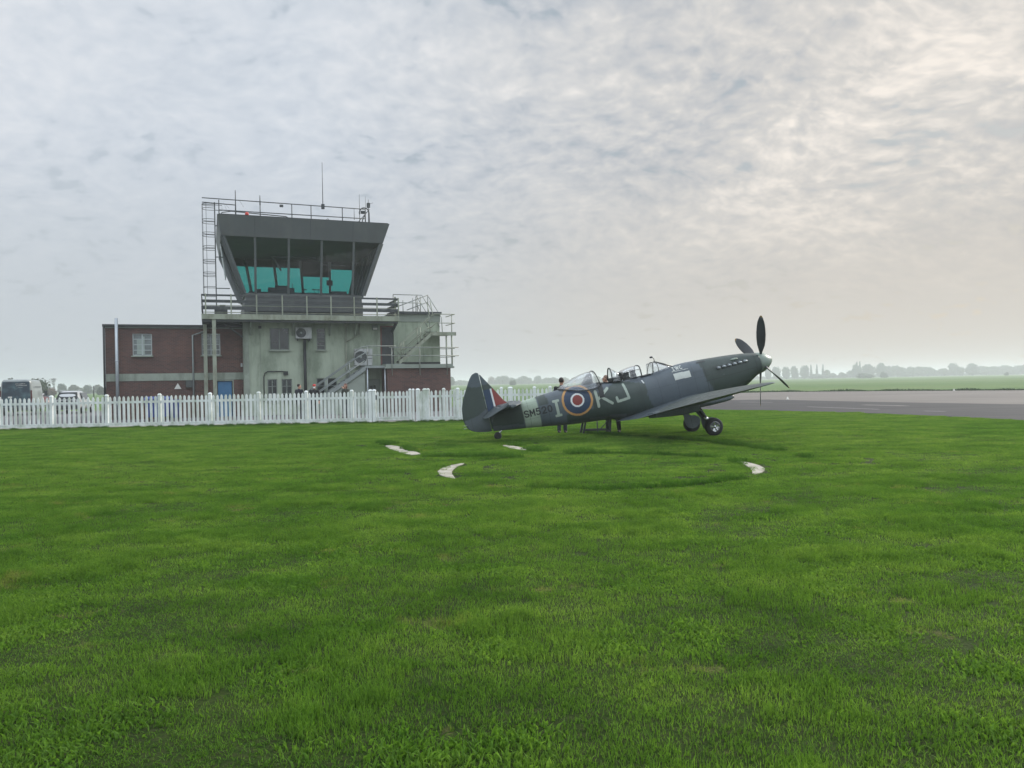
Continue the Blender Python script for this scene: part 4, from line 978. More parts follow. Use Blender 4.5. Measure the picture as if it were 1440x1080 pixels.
def bar(p, q, w, lab):
    a = Vector((*p, 0)); b = Vector((*q, 0)); d = (b-a); n = Vector((-d.y, d.x, 0)).normalized(); k = 14; v = []
    for i in range(k+1):
        t = i/k; ww = w*(.45+.55*math.sin(math.pi*t)**.5)*(1+.25*noise.noise((t*6, p[0], 0)))/2; c = a+d*t
        v += [(*(c+n*ww)[:2], .014), (*(c-n*ww)[:2], .014), (*(c+n*ww)[:2], -.05), (*(c-n*ww)[:2], -.05)]
    m = MB(); f = []
    for i in range(k): o_ = i*4; f += [(o_, o_+1, o_+5, o_+4), (o_, o_+4, o_+6, o_+2), (o_+1, o_+3, o_+7, o_+5)]
    f += [(0, 2, 3, 1), (k*4, k*4+1, k*4+3, k*4+2)]
    m.add(v, f); o = m.build('ground_marker', M['conc']); tag(o, lab, 'marker', 'exposed concrete ground markings')
bar(gl(547, 627), gl(585, 640), .40, 'straight pale concrete bar in the lawn, in front of the picket fence')
bar(gl(711, 626.5), gl(737, 633.2), .28, 'thin pale concrete bar just in front of the tail wheel')
EXCL = []   # blade-free strips: (type, data)
RUTS = ([(2.4, 23.6), (3.9, 21.6), (5.1, 19.9), (5.6, 17.6), (6.0, 15.6), (6.2, 14.9)], [(-.2, 20.6), (.6, 18.0)], [(-3.6, 21.6), (-2.0, 17.2), (-.2, 16.9), (1.6, 17.6)])
BARS = ((gl(547, 627), gl(585, 640), .2), (gl(711, 626.5), gl(737, 633.2), .13))
def dseg(x, y, p, q):
    dx, dy = q[0]-p[0], q[1]-p[1]; u = max(0, min(1, ((x-p[0])*dx+(y-p[1])*dy)/(dx*dx+dy*dy))); return math.hypot(x-p[0]-u*dx, y-p[1]-u*dy)
def drut(x, y): return min(dseg(x, y, p, q) for pts in RUTS for p, q in zip(pts, pts[1:]))
def onmark(x, y, pad=0.):
    r = math.hypot(x-CX, y-CY_); a = math.degrees(math.atan2(y-CY_, x-CX))
    if 2.66-pad < r < 3.04+pad and (a > 155 or a < -156 or -29 < a < 11): return True
    if abs(r-2.86+.06*noise.noise((a*.06, 0, 0))) < .05+pad*.5: return True
    return any(dseg(x, y, p, q) < w+pad for p, q, w in BARS)
def fine_zone(x, y):
    if not (-5 < x < 8.5 and 10.5 < y < 24.5): return False
    r = math.hypot(x-CX, y-CY_)
    return abs(r-2.86) < .62 or any(dseg(x, y, p, q) < .6 for p, q, w in BARS) or drut(x, y) < .6
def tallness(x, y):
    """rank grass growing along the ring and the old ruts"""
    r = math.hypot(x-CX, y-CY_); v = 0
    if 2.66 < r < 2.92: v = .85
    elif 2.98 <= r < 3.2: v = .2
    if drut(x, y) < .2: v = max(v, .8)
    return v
# ------------------------------------------------------------------ grass: patches of real blades spread over the lawn
def patchmesh(name, size, nb, hmin, hmax, wid, lean, clump=0.):
    r = np.random.default_rng(abs(hash(name)) % 1000 if False else len(name)*7+nb)
    if clump:
        cen = r.uniform(-size/2, size/2, (10, 2)); k = r.integers(0, 10, nb); P = cen[k]+r.normal(0, clump, (nb, 2))
    else: P = r.uniform(-size/2, size/2, (nb, 2))
    h = r.uniform(hmin, hmax, nb); az = r.uniform(0, 2*math.pi, nb); ln = r.uniform(.1, 1, nb)*lean; fa = r.uniform(0, math.pi, nb); w = wid*r.uniform(.7, 1.3, nb)
    D = np.stack([np.cos(az), np.sin(az)], 1); Wd = np.stack([np.cos(fa), np.sin(fa)], 1)*w[:, None]/2
    base = np.concatenate([P, np.full((nb, 1), -.004)], 1)
    def lvl(t, bend): return np.concatenate([P+D*(ln*h*bend)[:, None], (h*t)[:, None]], 1)
    m1 = lvl(.5, .22); tp = lvl(.92, .95)
    W3 = np.concatenate([Wd, np.zeros((nb, 1))], 1)
    V = np.stack([base-W3, base+W3, m1-W3*.8, m1+W3*.8, tp], 1).reshape(-1, 3)
    me = bpy.data.meshes.new(name); o5 = np.arange(nb)*5
    quads = np.stack([o5, o5+1, o5+3, o5+2], 1); tris = np.stack([o5+2, o5+3, o5+4], 1)
    me.vertices.add(nb*5); me.vertices.foreach_set('co', V.ravel())
    loops = np.concatenate([quads.ravel(), tris.ravel()]); me.loops.add(len(loops)); me.loops.foreach_set('vertex_index', loops)
    me.polygons.add(nb*2); st = np.concatenate([np.arange(nb)*4, nb*4+np.arange(nb)*3]); me.polygons.foreach_set('loop_start', st)
    me.polygons.foreach_set('loop_total', np.concatenate([np.full(nb, 4), np.full(nb, 3)]))
    me.update(calc_edges=True); me.validate(); me.materials.append(M['blades']); return me
TS = .5
patches = [patchmesh('short_a', TS*1.15, 1250, .022, .055, .0042, .9), patchmesh('short_bb', TS*1.15, 1200, .02, .05, .0042, 1.1), patchmesh('mixed_c', TS*1.15, 1500, .03, .085, .0045, .8),
           patchmesh('tuft_dd', TS*1.0, 1300, .05, .105, .0048, .8, .06), patchmesh('far_eeee', TS*1.15, 620, .022, .055, .0085, .9), patchmesh('farther_f', TS*1.15, 560, .03, .09, .0085, .8),
           patchmesh('small_ggg', .19, 75, .02, .05, .008, .9), patchmesh('small_hhhh', .19, 110, .06, .14, .008, .8)]
patches.append(patchmesh('clover_iiiii', TS*1.0, 420, .018, .04, .016, 1.6, .09))
patches[7].materials.clear(); patches[7].materials.append(M['rank_shade_blades'])
inst = [[] for _ in patches]
def near_edge(y): return float(np.interp(y, [p[1] for p in NEAR], [p[0] for p in NEAR]))
y = .6
while y < 47:
    half = .72*y+6.5; x = -half
    while x < half:
        px_, py_ = x+random.uniform(-.1, .1), y+random.uniform(-.1, .1)
        ok = not fine_zone(px_, py_) and px_ < near_edge(py_)-.2 and (py_ < FY-.28 or px_ > 3.4)
        if ok:
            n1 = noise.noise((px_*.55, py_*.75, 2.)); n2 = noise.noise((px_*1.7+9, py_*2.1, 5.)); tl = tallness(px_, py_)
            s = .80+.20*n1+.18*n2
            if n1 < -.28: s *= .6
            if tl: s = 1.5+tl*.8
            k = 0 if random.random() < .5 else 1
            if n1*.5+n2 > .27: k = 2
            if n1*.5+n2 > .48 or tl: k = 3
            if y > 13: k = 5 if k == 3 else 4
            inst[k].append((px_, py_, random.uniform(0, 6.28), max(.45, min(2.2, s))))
            if y < 13 and n2 < .05 and random.random() < .45: inst[8].append((px_, py_, random.uniform(0, 6.28), random.uniform(.8, 1.4)))
            if k == 3: inst[0].append((px_, py_, random.uniform(0, 6.28), .9))
        x += TS*.92 if y < 26 else TS*1.0
    y += TS*.92 if y < 26 else TS*1.0
xx = -27.
while xx < 4:
    for j_ in (.36, .23, .15):
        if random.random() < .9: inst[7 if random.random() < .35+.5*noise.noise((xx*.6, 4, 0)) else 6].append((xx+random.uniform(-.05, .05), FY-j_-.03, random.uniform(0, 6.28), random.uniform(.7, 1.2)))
    xx += .15
yy = 10.5
while yy < 24.5:
    xx = -5.
    while xx < 8.5:
        q, z = xx+random.uniform(-.03, .03), yy+random.uniform(-.03, .03)
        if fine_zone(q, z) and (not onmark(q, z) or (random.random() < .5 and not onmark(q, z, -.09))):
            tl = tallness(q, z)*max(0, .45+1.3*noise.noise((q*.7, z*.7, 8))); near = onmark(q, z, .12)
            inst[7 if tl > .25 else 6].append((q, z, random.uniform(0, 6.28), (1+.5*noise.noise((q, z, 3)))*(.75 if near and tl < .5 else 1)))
        xx += .16
    yy += .16
ng = bpy.data.node_groups.new('grass_scatter', 'GeometryNodeTree')
ng.interface.new_socket('Geometry', in_out='INPUT', socket_type='NodeSocketGeometry'); ng.interface.new_socket('Geometry', in_out='OUTPUT', socket_type='NodeSocketGeometry')
gi = ng.nodes.new('NodeGroupInput'); go = ng.nodes.new('NodeGroupOutput'); jn = ng.nodes.new('GeometryNodeJoinGeometry')
srcs = []
allp = [(k, *p) for k in range(len(patches)) for p in inst[k]]
gm = bpy.data.meshes.new('grass'); gm.from_pydata([(p[1], p[2], .0) for p in allp], [], [])
at = gm.attributes.new('kind_id', 'INT', 'POINT'); at.data.foreach_set('value', [p[0] for p in allp])
at = gm.attributes.new('spin', 'FLOAT_VECTOR', 'POINT'); at.data.foreach_set('vector', [q for p in allp for q in (0, 0, p[3])])
at = gm.attributes.new('size', 'FLOAT_VECTOR', 'POINT'); at.data.foreach_set('vector', [q for p in allp for q in (1, 1, p[4])])
gm.materials.append(M['blades'])
def attr(n, t):
    a = ng.nodes.new('GeometryNodeInputNamedAttribute'); a.data_type = t; a.inputs[0].default_value = n; return a
for k, me in enumerate(patches):
    po = bpy.data.objects.new('grass_patch', me); srcs.append(po)       # not linked to the scene: only a source for the instances
    oi = ng.nodes.new('GeometryNodeObjectInfo'); oi.inputs[0].default_value = po
    cmp_ = ng.nodes.new('FunctionNodeCompare'); cmp_.data_type = 'INT'; cmp_.operation = 'EQUAL'; cmp_.inputs[3].default_value = k
    ng.links.new(attr('kind_id', 'INT').outputs[0], cmp_.inputs[2])
    ip = ng.nodes.new('GeometryNodeInstanceOnPoints'); ng.links.new(gi.outputs[0], ip.inputs['Points']); ng.links.new(oi.outputs['Geometry'], ip.inputs['Instance']); ng.links.new(cmp_.outputs[0], ip.inputs['Selection'])
    er = ng.nodes.new('FunctionNodeEulerToRotation'); ng.links.new(attr('spin', 'FLOAT_VECTOR').outputs[0], er.inputs[0]); ng.links.new(er.outputs[0], ip.inputs['Rotation'])
    ng.links.new(attr('size', 'FLOAT_VECTOR').outputs[0], ip.inputs['Scale']); ng.links.new(ip.outputs[0], jn.inputs[0])
ng.links.new(jn.outputs[0], go.inputs[0])
go_ = bpy.data.objects.new('grass', gm); COL.objects.link(go_); md = go_.modifiers.new('scatter', 'NODES'); md.node_group = ng
tag(go_, 'uneven bright green mown lawn with rank tufts and dry patches', 'grass', kind='stuff')
# rank verge along the far edge of the apron and low scrub
m = MB()
edge = [(9.5, 62), (20.3, 84), (29.6, 88.6), (40.4, 80.8), (48.3, 72.6), (70, 56)]
for (ax_, ay_), (bx_, by_) in zip(edge, edge[1:]):
    L = math.hypot(bx_-ax_, by_-ay_)
    for i in range(int(L*120)):
        t = random.random(); x = ax_+(bx_-ax_)*t+random.gauss(.2, .35); y_ = ay_+(by_-ay_)*t+random.gauss(.5, .45); h = random.uniform(.10, .27)*(.6+noise.noise((x*.4, y_*.4, 0))*.9+.2); a = random.uniform(0, 3.14); w = .09
        m.add([(x-w*math.cos(a), y_-w*math.sin(a), 0), (x+w*math.cos(a), y_+w*math.sin(a), 0), (x+random.uniform(-.1, .1), y_, max(.06, h))], [(0, 1, 2)])
o = m.build('verge_grass', simple('rank_grass', (.035, .075, .02), .9, var=.3, scale=.5), fix=False); tag(o, 'rank dark grass growing along the far edge of the apron', 'grass', kind='stuff')
#@@PART5
# ------------------------------------------------------------------ people
def capsules(chains, extra=()):
    m = MB()
    for pts, rs in chains:
        if isinstance(rs, (int, float)): rs = [rs]*len(pts)
        m.tube(pts, list(rs), 12)
        for p, r in zip(pts, rs): m.ball(p, r, 10)
    for c, r in extra: m.ball(c, r, 14)
    return m
def remesh(o, vox):
    r = o.modifiers.new('Remesh', 'REMESH'); r.mode = 'VOXEL'; r.voxel_size = vox; r.use_smooth_shade = True
    s = o.modifiers.new('Smooth', 'SMOOTH'); s.iterations = 3; s.factor = .5
def hand(w, d, side, ch, r=.0095):
    """palm and five curled fingers growing from wrist w along direction d"""
    w = Vector(w); d = Vector(d).normalized(); u = Vector((0, 0, 1)) if abs(d.z) < .8 else Vector((0, 1, 0))
    x = d.cross(u).normalized(); n = x.cross(d).normalized()
    palm = w+d*.05
    ch.append(([w, palm+x*.015, w+d*.085+x*.02], [.026, .026, .02])); ch.append(([w, palm-x*.015, w+d*.085-x*.02], [.026, .026, .018]))
    for k, (o, L) in enumerate(((-.03, .065), (-.01, .08), (.011, .086), (.031, .075))):
        b = w+d*.085+x*o; ch.append(([b, b+d*L*.5-n*.006, b+d*L*.8-n*.022, b+d*L*.85-n*.045], [r, r*.95, r*.9, r*.8]))
    b = w+d*.03+x*.03*side; ch.append(([b, b+x*.028*side+d*.025, b+x*.035*side+d*.058-n*.01], [.012, .0105, .009]))
def human(label, loc, rz, H=1.75, top='suit', legs='jeans', hair='hairdk', shoes='shoe', elbows=None, wrists=None, lean=(0, 0), turn=0., long_hair=False, cap=None, mask=False, feet=((-.1, 0), (.1, 0)), group='people around the aircraft and tower'):
    k = H/1.75
    def S(p): return Vector((p[0]*k+lean[0]*max(p[2]-.9, 0), p[1]*k+lean[1]*max(p[2]-.9, 0), p[2]*k))
    P = {'pel': S((0, 0, .95)), 'wa': S((0, 0, 1.10)), 'ch': S((0, 0, 1.30)), 'nk': S((0, .01, 1.48)), 'hd': S((0, -.015, 1.635))}
    sh = {s: S((.185*s, 0, 1.42)) for s in (-1, 1)}
    el = {-1: S((-.25, .02, 1.14)), 1: S((.25, .02, 1.14))}; wr = {-1: S((-.24, -.10, .90)), 1: S((.24, -.10, .90))}
    if elbows: el = {s: S(elbows[i]) for i, s in enumerate((-1, 1))}
    if wrists: wr = {s: S(wrists[i]) for i, s in enumerate((-1, 1))}
    hip = {s: S((.09*s, 0, .92)) for s in (-1, 1)}; an = {s: Vector((feet[i][0]*k, feet[i][1]*k, .08)) for i, s in enumerate((-1, 1))}
    kn = {s: (hip[s]+an[s])/2+Vector((0, -.035, .02)) for s in (-1, 1)}
    fwd = Vector((math.sin(turn), -math.cos(turn), 0)); rt = Vector((math.cos(turn), math.sin(turn), 0)); hd = P['hd']
    ch = [([P['pel'], P['wa'], P['ch'], S((0, 0, 1.40))], [.13*k, .115*k, .13*k, .10*k]), ([P['nk']-Vector((0, 0, .04)), hd-Vector((0, 0, .05))], [.056*k, .054*k])]
    for s in (-1, 1):
        ch.append(([S((.05*s, 0, 1.40)), sh[s], el[s], wr[s]], [.07*k, .058*k, .042*k, .028*k]))
        hand(wr[s], wr[s]-el[s], -s, ch)
        ch.append(([hip[s], kn[s], an[s]], [.085*k, .055*k, .036*k])); ch.append(([an[s]-Vector((0, -.03, .03)), an[s]+Vector((0, -.14, -.045))], [.035, .028]))
    ex = [(hd+Vector((0, 0, .02)), (.074, .090, .098)), (hd+fwd*.035-Vector((0, 0, .055)), (.052, .055, .05)), (hd+fwd*.095-Vector((0, 0, .008)), (.012, .016, .02)), (hd+fwd*.09-Vector((0, 0, .025)), (.015, .012, .010)),
          (hd+fwd*.085-Vector((0, 0, .055)), (.024, .010, .008)), (hd+rt*.078-Vector((0, 0, .0)), (.012, .02, .03)), (hd-rt*.078, (.012, .02, .03))]
    o = capsules(ch, ex).build('person', M['skin']); remesh(o, .0085)
    o.rotation_mode = 'XYZ'; o.location = loc; o.rotation_euler = (0, 0, rz); tag(o, label, 'person', group)
    def piece(name, chains, extra, mat, vox=.012):
        q = capsules(chains, extra).build(name, M[mat], o); remesh(q, vox); return q
    jc = [([P['pel']-Vector((0, 0, .03)), P['wa'], P['ch'], S((0, 0, 1.41))], [.152*k, .135*k, .15*k, .11*k]), ([S((0, .01, 1.43)), S((0, .012, 1.475))], [.075*k, .068*k])]
    for s in (-1, 1): jc.append(([S((.05*s, 0, 1.40)), sh[s], el[s], wr[s]-(wr[s]-el[s]).normalized()*.03], [.085*k, .074*k, .056*k, .042*k]))
    piece('jacket', jc, [], top)
    tc = [([P['pel'], P['pel']-Vector((0, 0, .05))], [.14*k, .135*k])]
    for s in (-1, 1): tc.append(([hip[s], kn[s], an[s]+Vector((0, 0, .02))], [.102*k, .075*k, .062*k]))
    piece('trousers', tc, [], legs)
    piece('shoes', [([an[s]+Vector((0, .05, -.035)), an[s]+Vector((0, -.15, -.045))], [.044, .035]) for s in (-1, 1)], [], shoes)
    m = MB()
    for s in (-1, 1): m.ball(hd+fwd*.083+rt*.03*s+Vector((0, 0, .02)), .011, 8)
    m.build('eyes', M['shoe'], o)
    hx = [(hd+Vector((0, 0, .045))-fwd*.018, (.084, .098, .092))]
    if long_hair: hx += [(hd-fwd*.06-Vector((0, 0, .05)), (.085, .06, .11)), (hd+rt*.07-fwd*.02-Vector((0, 0, .05)), (.03, .05, .09)), (hd-rt*.07-fwd*.02-Vector((0, 0, .05)), (.03, .05, .09))]
    if cap:
        piece('hair', [], [(hd-fwd*.03+Vector((0, 0, .0)), (.080, .085, .075))], hair)
        piece('cap', [], [(hd+Vector((0, 0, .068)), (.092, .105, .062)), (hd+fwd*.10+Vector((0, 0, .055)), (.065, .065, .014))], cap)
    else:
        q = piece('hair', [], hx, hair)
    if mask: piece('face_mask', [], [(hd+fwd*.045-Vector((0, 0, .045)), (.062, .066, .055))], 'mask')
    return o
human('man in a dark suit seen from behind between the fence and the black duct', (pxX(421, 38.5), 38.5, 0), R(150), 1.77, 'suit', 'suit', 'hairdk', turn=R(-35), group=None)
human('person in red cap and white face mask standing behind the fence', (pxX(442.5, 38.8), 38.8, 0), R(8), 1.74, 'blackcloth', 'blackcloth', cap='redcap', mask=True, group=None)
human('auburn haired person in olive top raising a hand to the face by the stair', (pxX(486.5, 39.2), 39.2, 0), R(-35), 1.74, 'olive', 'jeans', 'hairred', long_hair=True, turn=R(10),
      elbows=((-.27, 0, 1.15), (.30, -.16, 1.26)), wrists=((-.24, -.12, .93), (.13, -.24, 1.50)), group=None)
human('dark haired person standing behind the rear fuselage, legs showing below it', (pxX(790.5, 24.2), 24.35, 0), R(165), 1.75, 'blackcloth', 'jeans', 'hairdk', group=None)
human('ginger haired person leaning towards the rear cockpit from behind the aircraft', (pxX(862, 24.3), 24.2, 0), R(-20), 1.80, 'suit', 'blackcloth', 'hairgrey', lean=(-.30, -.1), turn=R(-60), feet=((-.15, .02), (.17, 0)),
      elbows=((-.32, -.20, 1.24), (.22, -.22, 1.2)), wrists=((-.30, -.42, 1.30), (.05, -.45, 1.28)), group=None)
# boarding steps behind the fuselage
sx, sy = pxX(838, 23.9), 23.9
s = empty('boarding_steps', (sx, sy, 0), R(6)); tag(s, 'low folding metal boarding steps on the grass under the fuselage', 'steps')
m = MB(); m.box(-.40, .42, -.2, .2, .46, .50); m.build('platform', M['steel'], s)
for x, dx in ((-.36, -.1), (.38, .0)):
    for y_ in (-.19, .19):
        m = MB(); m.beam((x+dx, y_*1.2, 0), (x, y_, .46), .055); m.build('leg', M['gun'], s)
m = MB(); m.beam((-.44, -.22, .12), (.38, -.22, .12), .04); m.beam((-.44, .22, .12), (.38, .22, .12), .04); m.beam((.05, -.22, .12), (.36, -.2, .44), .025); m.beam((-.05, -.45, 0), (-.02, -.2, .45), .035); m.beam((-.4, -.3, .02), (.45, -.42, .03), .03); m.build('brace', M['gun'], s)
# ------------------------------------------------------------------ yard things
b = empty('waste_bin', (pxX(222, 40.6), 40.6, 0), BANG); tag(b, 'big blue four wheeled waste bin against the brick wall behind the fence', 'bin')
m = MB(); m.hexa([(-.52,-.35,.18),(.52,-.35,.18),(.52,.35,.18),(-.52,.35,.18)], [(-.62,-.45,1.12),(.62,-.45,1.12),(.62,.45,1.12),(-.62,.45,1.12)]); m.build('body', M['bluebin'], b, bevel=.02)
m = MB(); m.hexa([(-.66,-.5,1.13),(.66,-.5,1.13),(.66,.5,1.13),(-.66,.5,1.13)], [(-.58,-.3,1.27),(.58,-.3,1.27),(.58,.5,1.24),(-.58,.5,1.24)]); m.build('lid', M['bluebin'], b, bevel=.02)
for x in (-.4, .4):
    for y_ in (-.25, .25): m = MB(); m.lathe((x-.03, y_, .1), (1, 0, 0), [(0, 0), (0, .09), (.06, .09), (.06, 0)], 14); m.build('wheel', M['rubber'], b)
b = empty('waste_bin', (pxX(247, 41.3), 41.1, 0), BANG); tag(b, 'narrow blue two wheeled waste bin to the right of the big blue one', 'bin')
m = MB(); m.hexa([(-.2,-.22,.1),(.2,-.22,.1),(.2,.22,.1),(-.2,.22,.1)], [(-.28,-.32,1.0),(.28,-.32,1.0),(.28,.32,1.0),(-.28,.32,1.0)]); m.build('body', M['bluebin'], b, bevel=.02)
m = MB(); m.hexa([(-.3,-.34,1.01),(.3,-.34,1.01),(.3,.34,1.01),(-.3,.34,1.01)], [(-.27,-.28,1.08),(.27,-.28,1.08),(.27,.34,1.08),(-.27,.34,1.08)]); m.build('lid', M['bluebin'], b)
for x in (-.24, .24): m = MB(); m.lathe((x-.02, .2, .1), (1, 0, 0), [(0, 0), (0, .1), (.04, .1), (.04, 0)], 14); m.build('wheel', M['rubber'], b)
# vehicles
def carpaint(name, c, r=.3):
    return simple(name, c, r, .2, var=.06, scale=.8, bmp=0, dirt=tuple(x*.7+.03 for x in c), dscale=1.2)
M['silver'] = carpaint('silver_car_paint', (.45, .47, .48)); M['vanside'] = carpaint('pale_van_paint', (.27, .30, .30)); M['redcar'] = carpaint('red_car_paint', (.12, .035, .03)); M['whitecar'] = carpaint('white_car_paint', (.7, .7, .7))
M['lens'] = simple('tail_light_lens', (.09, .012, .014), .3, bmp=0)
m_, nt, out = newmat('van_rear_graphic'); co = coords(nt)
c = ramp(nt, nz(nt, co, 1.3, 6, .6, (1, 1, 1.4)), [(.32, (.018, .028, .045)), (.5, (.03, .055, .075)), (.66, (.085, .16, .18))]); principled(nt, out, c, .3); M['vangraphic'] = m_
def loftbody(secs, n=28, q=.32):
    m = MB(); v = []
    for y_, zb, zt, wb, wt in secs:
        for k in range(n):
            a = 2*math.pi*k/n; cx = math.copysign(abs(math.cos(a))**q, math.cos(a)); sz = math.copysign(abs(math.sin(a))**q, math.sin(a)); t = (sz+1)/2
            v.append((cx*(wb+(wt-wb)*t**1.5), y_, zb+(zt-zb)*t))
    f = [(i*n+k, i*n+(k+1) % n, (i+1)*n+(k+1) % n, (i+1)*n+k) for i in range(len(secs)-1) for k in range(n)]+[tuple(range(n)), tuple((len(secs)-1)*n+k for k in range(n))]
    m.add(v, f, 0, True); return m
def wheel(par, x, y_, r, side):
    m = MB(); m.lathe((x, y_, r), (side, 0, 0), [(-.2, 0), (-.2, r*.7), (-.18, r*.96), (-.1, r), (-.02, r*.96), (0, r*.7), (-.01, r*.62)], 24); w = m.build('wheel', M['rubber'], par)
    m = MB(); m.lathe((x, y_, r), (side, 0, 0), [(-.02, r*.62), (-.005, r*.6), (-.03, r*.2), (-.01, 0)], 20); m.build('rim', M['steel'], w)
v_ = empty('parked_van', (pxX(23, 53.6), 53.6, 0), R(22)); tag(v_, 'tall van seen from the rear with dark teal picture wrap, pale side and pale lettering', 'van')
b = loftbody([(.02, .42, 2.42, .93, .80), (.06, .38, 2.50, .97, .86), (.3, .34, 2.54, 1.0, .90), (3.7, .34, 2.52, 1.0, .88), (4.1, .34, 2.36, .99, .84), (4.65, .36, 1.55, .97, .82), (5.2, .40, 1.18, .93, .80), (5.35, .45, .98, .85, .75)], q=.22).build('body', M['vanside'], v_)
m = MB(); m.hexa([(-.88,-.012,.62),(.88,-.012,.62),(.88,.02,.62),(-.88,.02,.62)], [(-.80,.0,2.36),(.80,.0,2.36),(.80,.05,2.36),(-.80,.05,2.36)]); rp = m.build('rear_doors', M['vangraphic'], v_, bevel=.01)
m = MB(); m.box(-.93, .93, -.10, .02, .36, .58); m.build('bumper', M['dark'], v_, bevel=.03)
for sgn in (-1, 1):
    m = MB(); m.box(sgn*.93-.05, sgn*.93+.03, -.02, .05, .95, 1.75); m.build('tail_light', M['lens'], v_)
    for y_ in (1.0, 4.2): wheel(v_, sgn*.99, y_, .34, sgn)
    m = MB(); m.box(sgn*1.16-.1, sgn*1.16+.1, 3.95, 4.05, 1.35, 1.7); m.tube([(sgn*.98, 4.0, 1.4), (sgn*1.1, 4.0, 1.45)], .03, 6); m.build('mirror', M['dark'], v_)
m = MB(); m.box(.004+.995, 1.012, .8, 3.4, 1.98, 2.02); m.build('side_trim', M['dark'], v_)
m = MB()
rr2 = random.Random(4)
for row, (z, n, x0) in enumerate(((2.22, 11, -.02), (2.10, 12, .02))):
    for i in range(n):
        x = x0+i*.055; h = rr2.uniform(.03, .085)
        m.box(x, x+.016, -.022-.0, .0, z-.03, z-.03+h); m.box(x, x+.04, -.022, .0, z-.03+(h*.5 if i % 2 else 0), z-.015+(h*.5 if i % 2 else 0))
m.box(.12, .40, -.02, 0, 1.96, 1.972)
m.build('door_lettering', M['signwhite'], rp)
m = MB(); m.box(-.48, -.24, -.024, -.005, 1.23, 1.34); m.build('number_plate', M['signwhite'], rp)
m = MB(); m.box(-.005, .005, -.017, -.005, .66, 2.34); m.build('door_gap', M['black'], rp)
c_ = empty('parked_car', (pxX(94, 55.2), 55.2, 0), R(17)); tag(c_, 'silver estate car with dark rear window parked between van and brick wing', 'car')
loftbody([(.0, .35, .95, .80, .74), (.05, .30, 1.02, .87, .80), (.25, .28, 1.40, .89, .66), (.62, .28, 1.66, .90, .60), (2.4, .28, 1.66, .90, .60), (3.1, .28, 1.35, .90, .62), (3.5, .30, 1.02, .89, .78), (4.3, .32, .90, .86, .76), (4.5, .4, .72, .78, .7)], q=.42).build('body', M['silver'], c_)
m = MB(); m.hexa([(-.72,.03,1.05),(.72,.03,1.05),(.72,.15,1.05),(-.72,.15,1.05)], [(-.56,.40,1.56),(.56,.40,1.56),(.56,.62,1.56),(-.56,.62,1.56)]); m.build('rear_window', M['carglass'], c_)
m = MB(); m.box(-.84, .84, -.07, .02, .34, .62); m.build('bumper', M['dark'], c_, bevel=.03)
m = MB(); m.box(-.26, .26, -.02, -.0, .74, .85); m.build('number_plate', M['proptip'], c_)
m = MB(); m.box(-.6, .6, -.012, .02, .66, .98); m.build('tailgate', M['dark'], c_)
for sgn in (-1, 1):
    m = MB(); m.box(sgn*.78-.09, sgn*.78+.09, -.025, .06, .78, 1.0); m.build('tail_light', M['lens'], c_)
    for y_ in (.8, 3.6): wheel(c_, sgn*.89, y_, .32, sgn)
    m = MB(); m.hexa([(sgn*.875,.8,1.05),(sgn*.885,.8,1.05),(sgn*.885,2.9,1.05),(sgn*.875,2.9,1.05)], [(sgn*.66,.95,1.52),(sgn*.70,.95,1.52),(sgn*.70,2.5,1.52),(sgn*.66,2.5,1.52)]); m.build('side_window', M['dkglass'], c_)
    m = MB(); m.tube([(sgn*.58, .7, 1.70), (sgn*.58, 2.2, 1.70)], .02, 6); m.build('roof_bar', M['steel'], c_)
c_ = empty('parked_car', (pxX(62.5, 66), 66, 0), R(60)); tag(c_, 'small red car with white roof half hidden past the van nose', 'car')
loftbody([(.0, .35, .9, .78, .72), (.25, .28, 1.15, .82, .66), (.6, .28, 1.40, .82, .58), (2.0, .28, 1.42, .82, .58), (2.6, .28, 1.05, .82, .70), (3.5, .3, .85, .78, .68), (3.6, .38, .7, .7, .64)], q=.42).build('body', M['redcar'], c_)
m = MB(); m.hexa([(-.6,.6,1.36),(.6,.6,1.36),(.6,2.2,1.36),(-.6,2.2,1.36)], [(-.5,.7,1.47),(.5,.7,1.47),(.5,2.0,1.47),(-.5,2.0,1.47)]); m.build('roof', M['whitecar'], c_, bevel=.03)
m = MB(); m.hexa([(-.70,.15,1.0),(.70,.15,1.0),(.70,2.6,1.0),(-.70,2.6,1.0)], [(-.62,.45,1.33),(.62,.45,1.33),(.62,2.1,1.33),(-.62,2.1,1.33)]); m.build('windows', M['dkglass'], c_)
for sgn in (-1, 1):
    for y_ in (.65, 2.9): wheel(c_, sgn*.81, y_, .29, sgn)
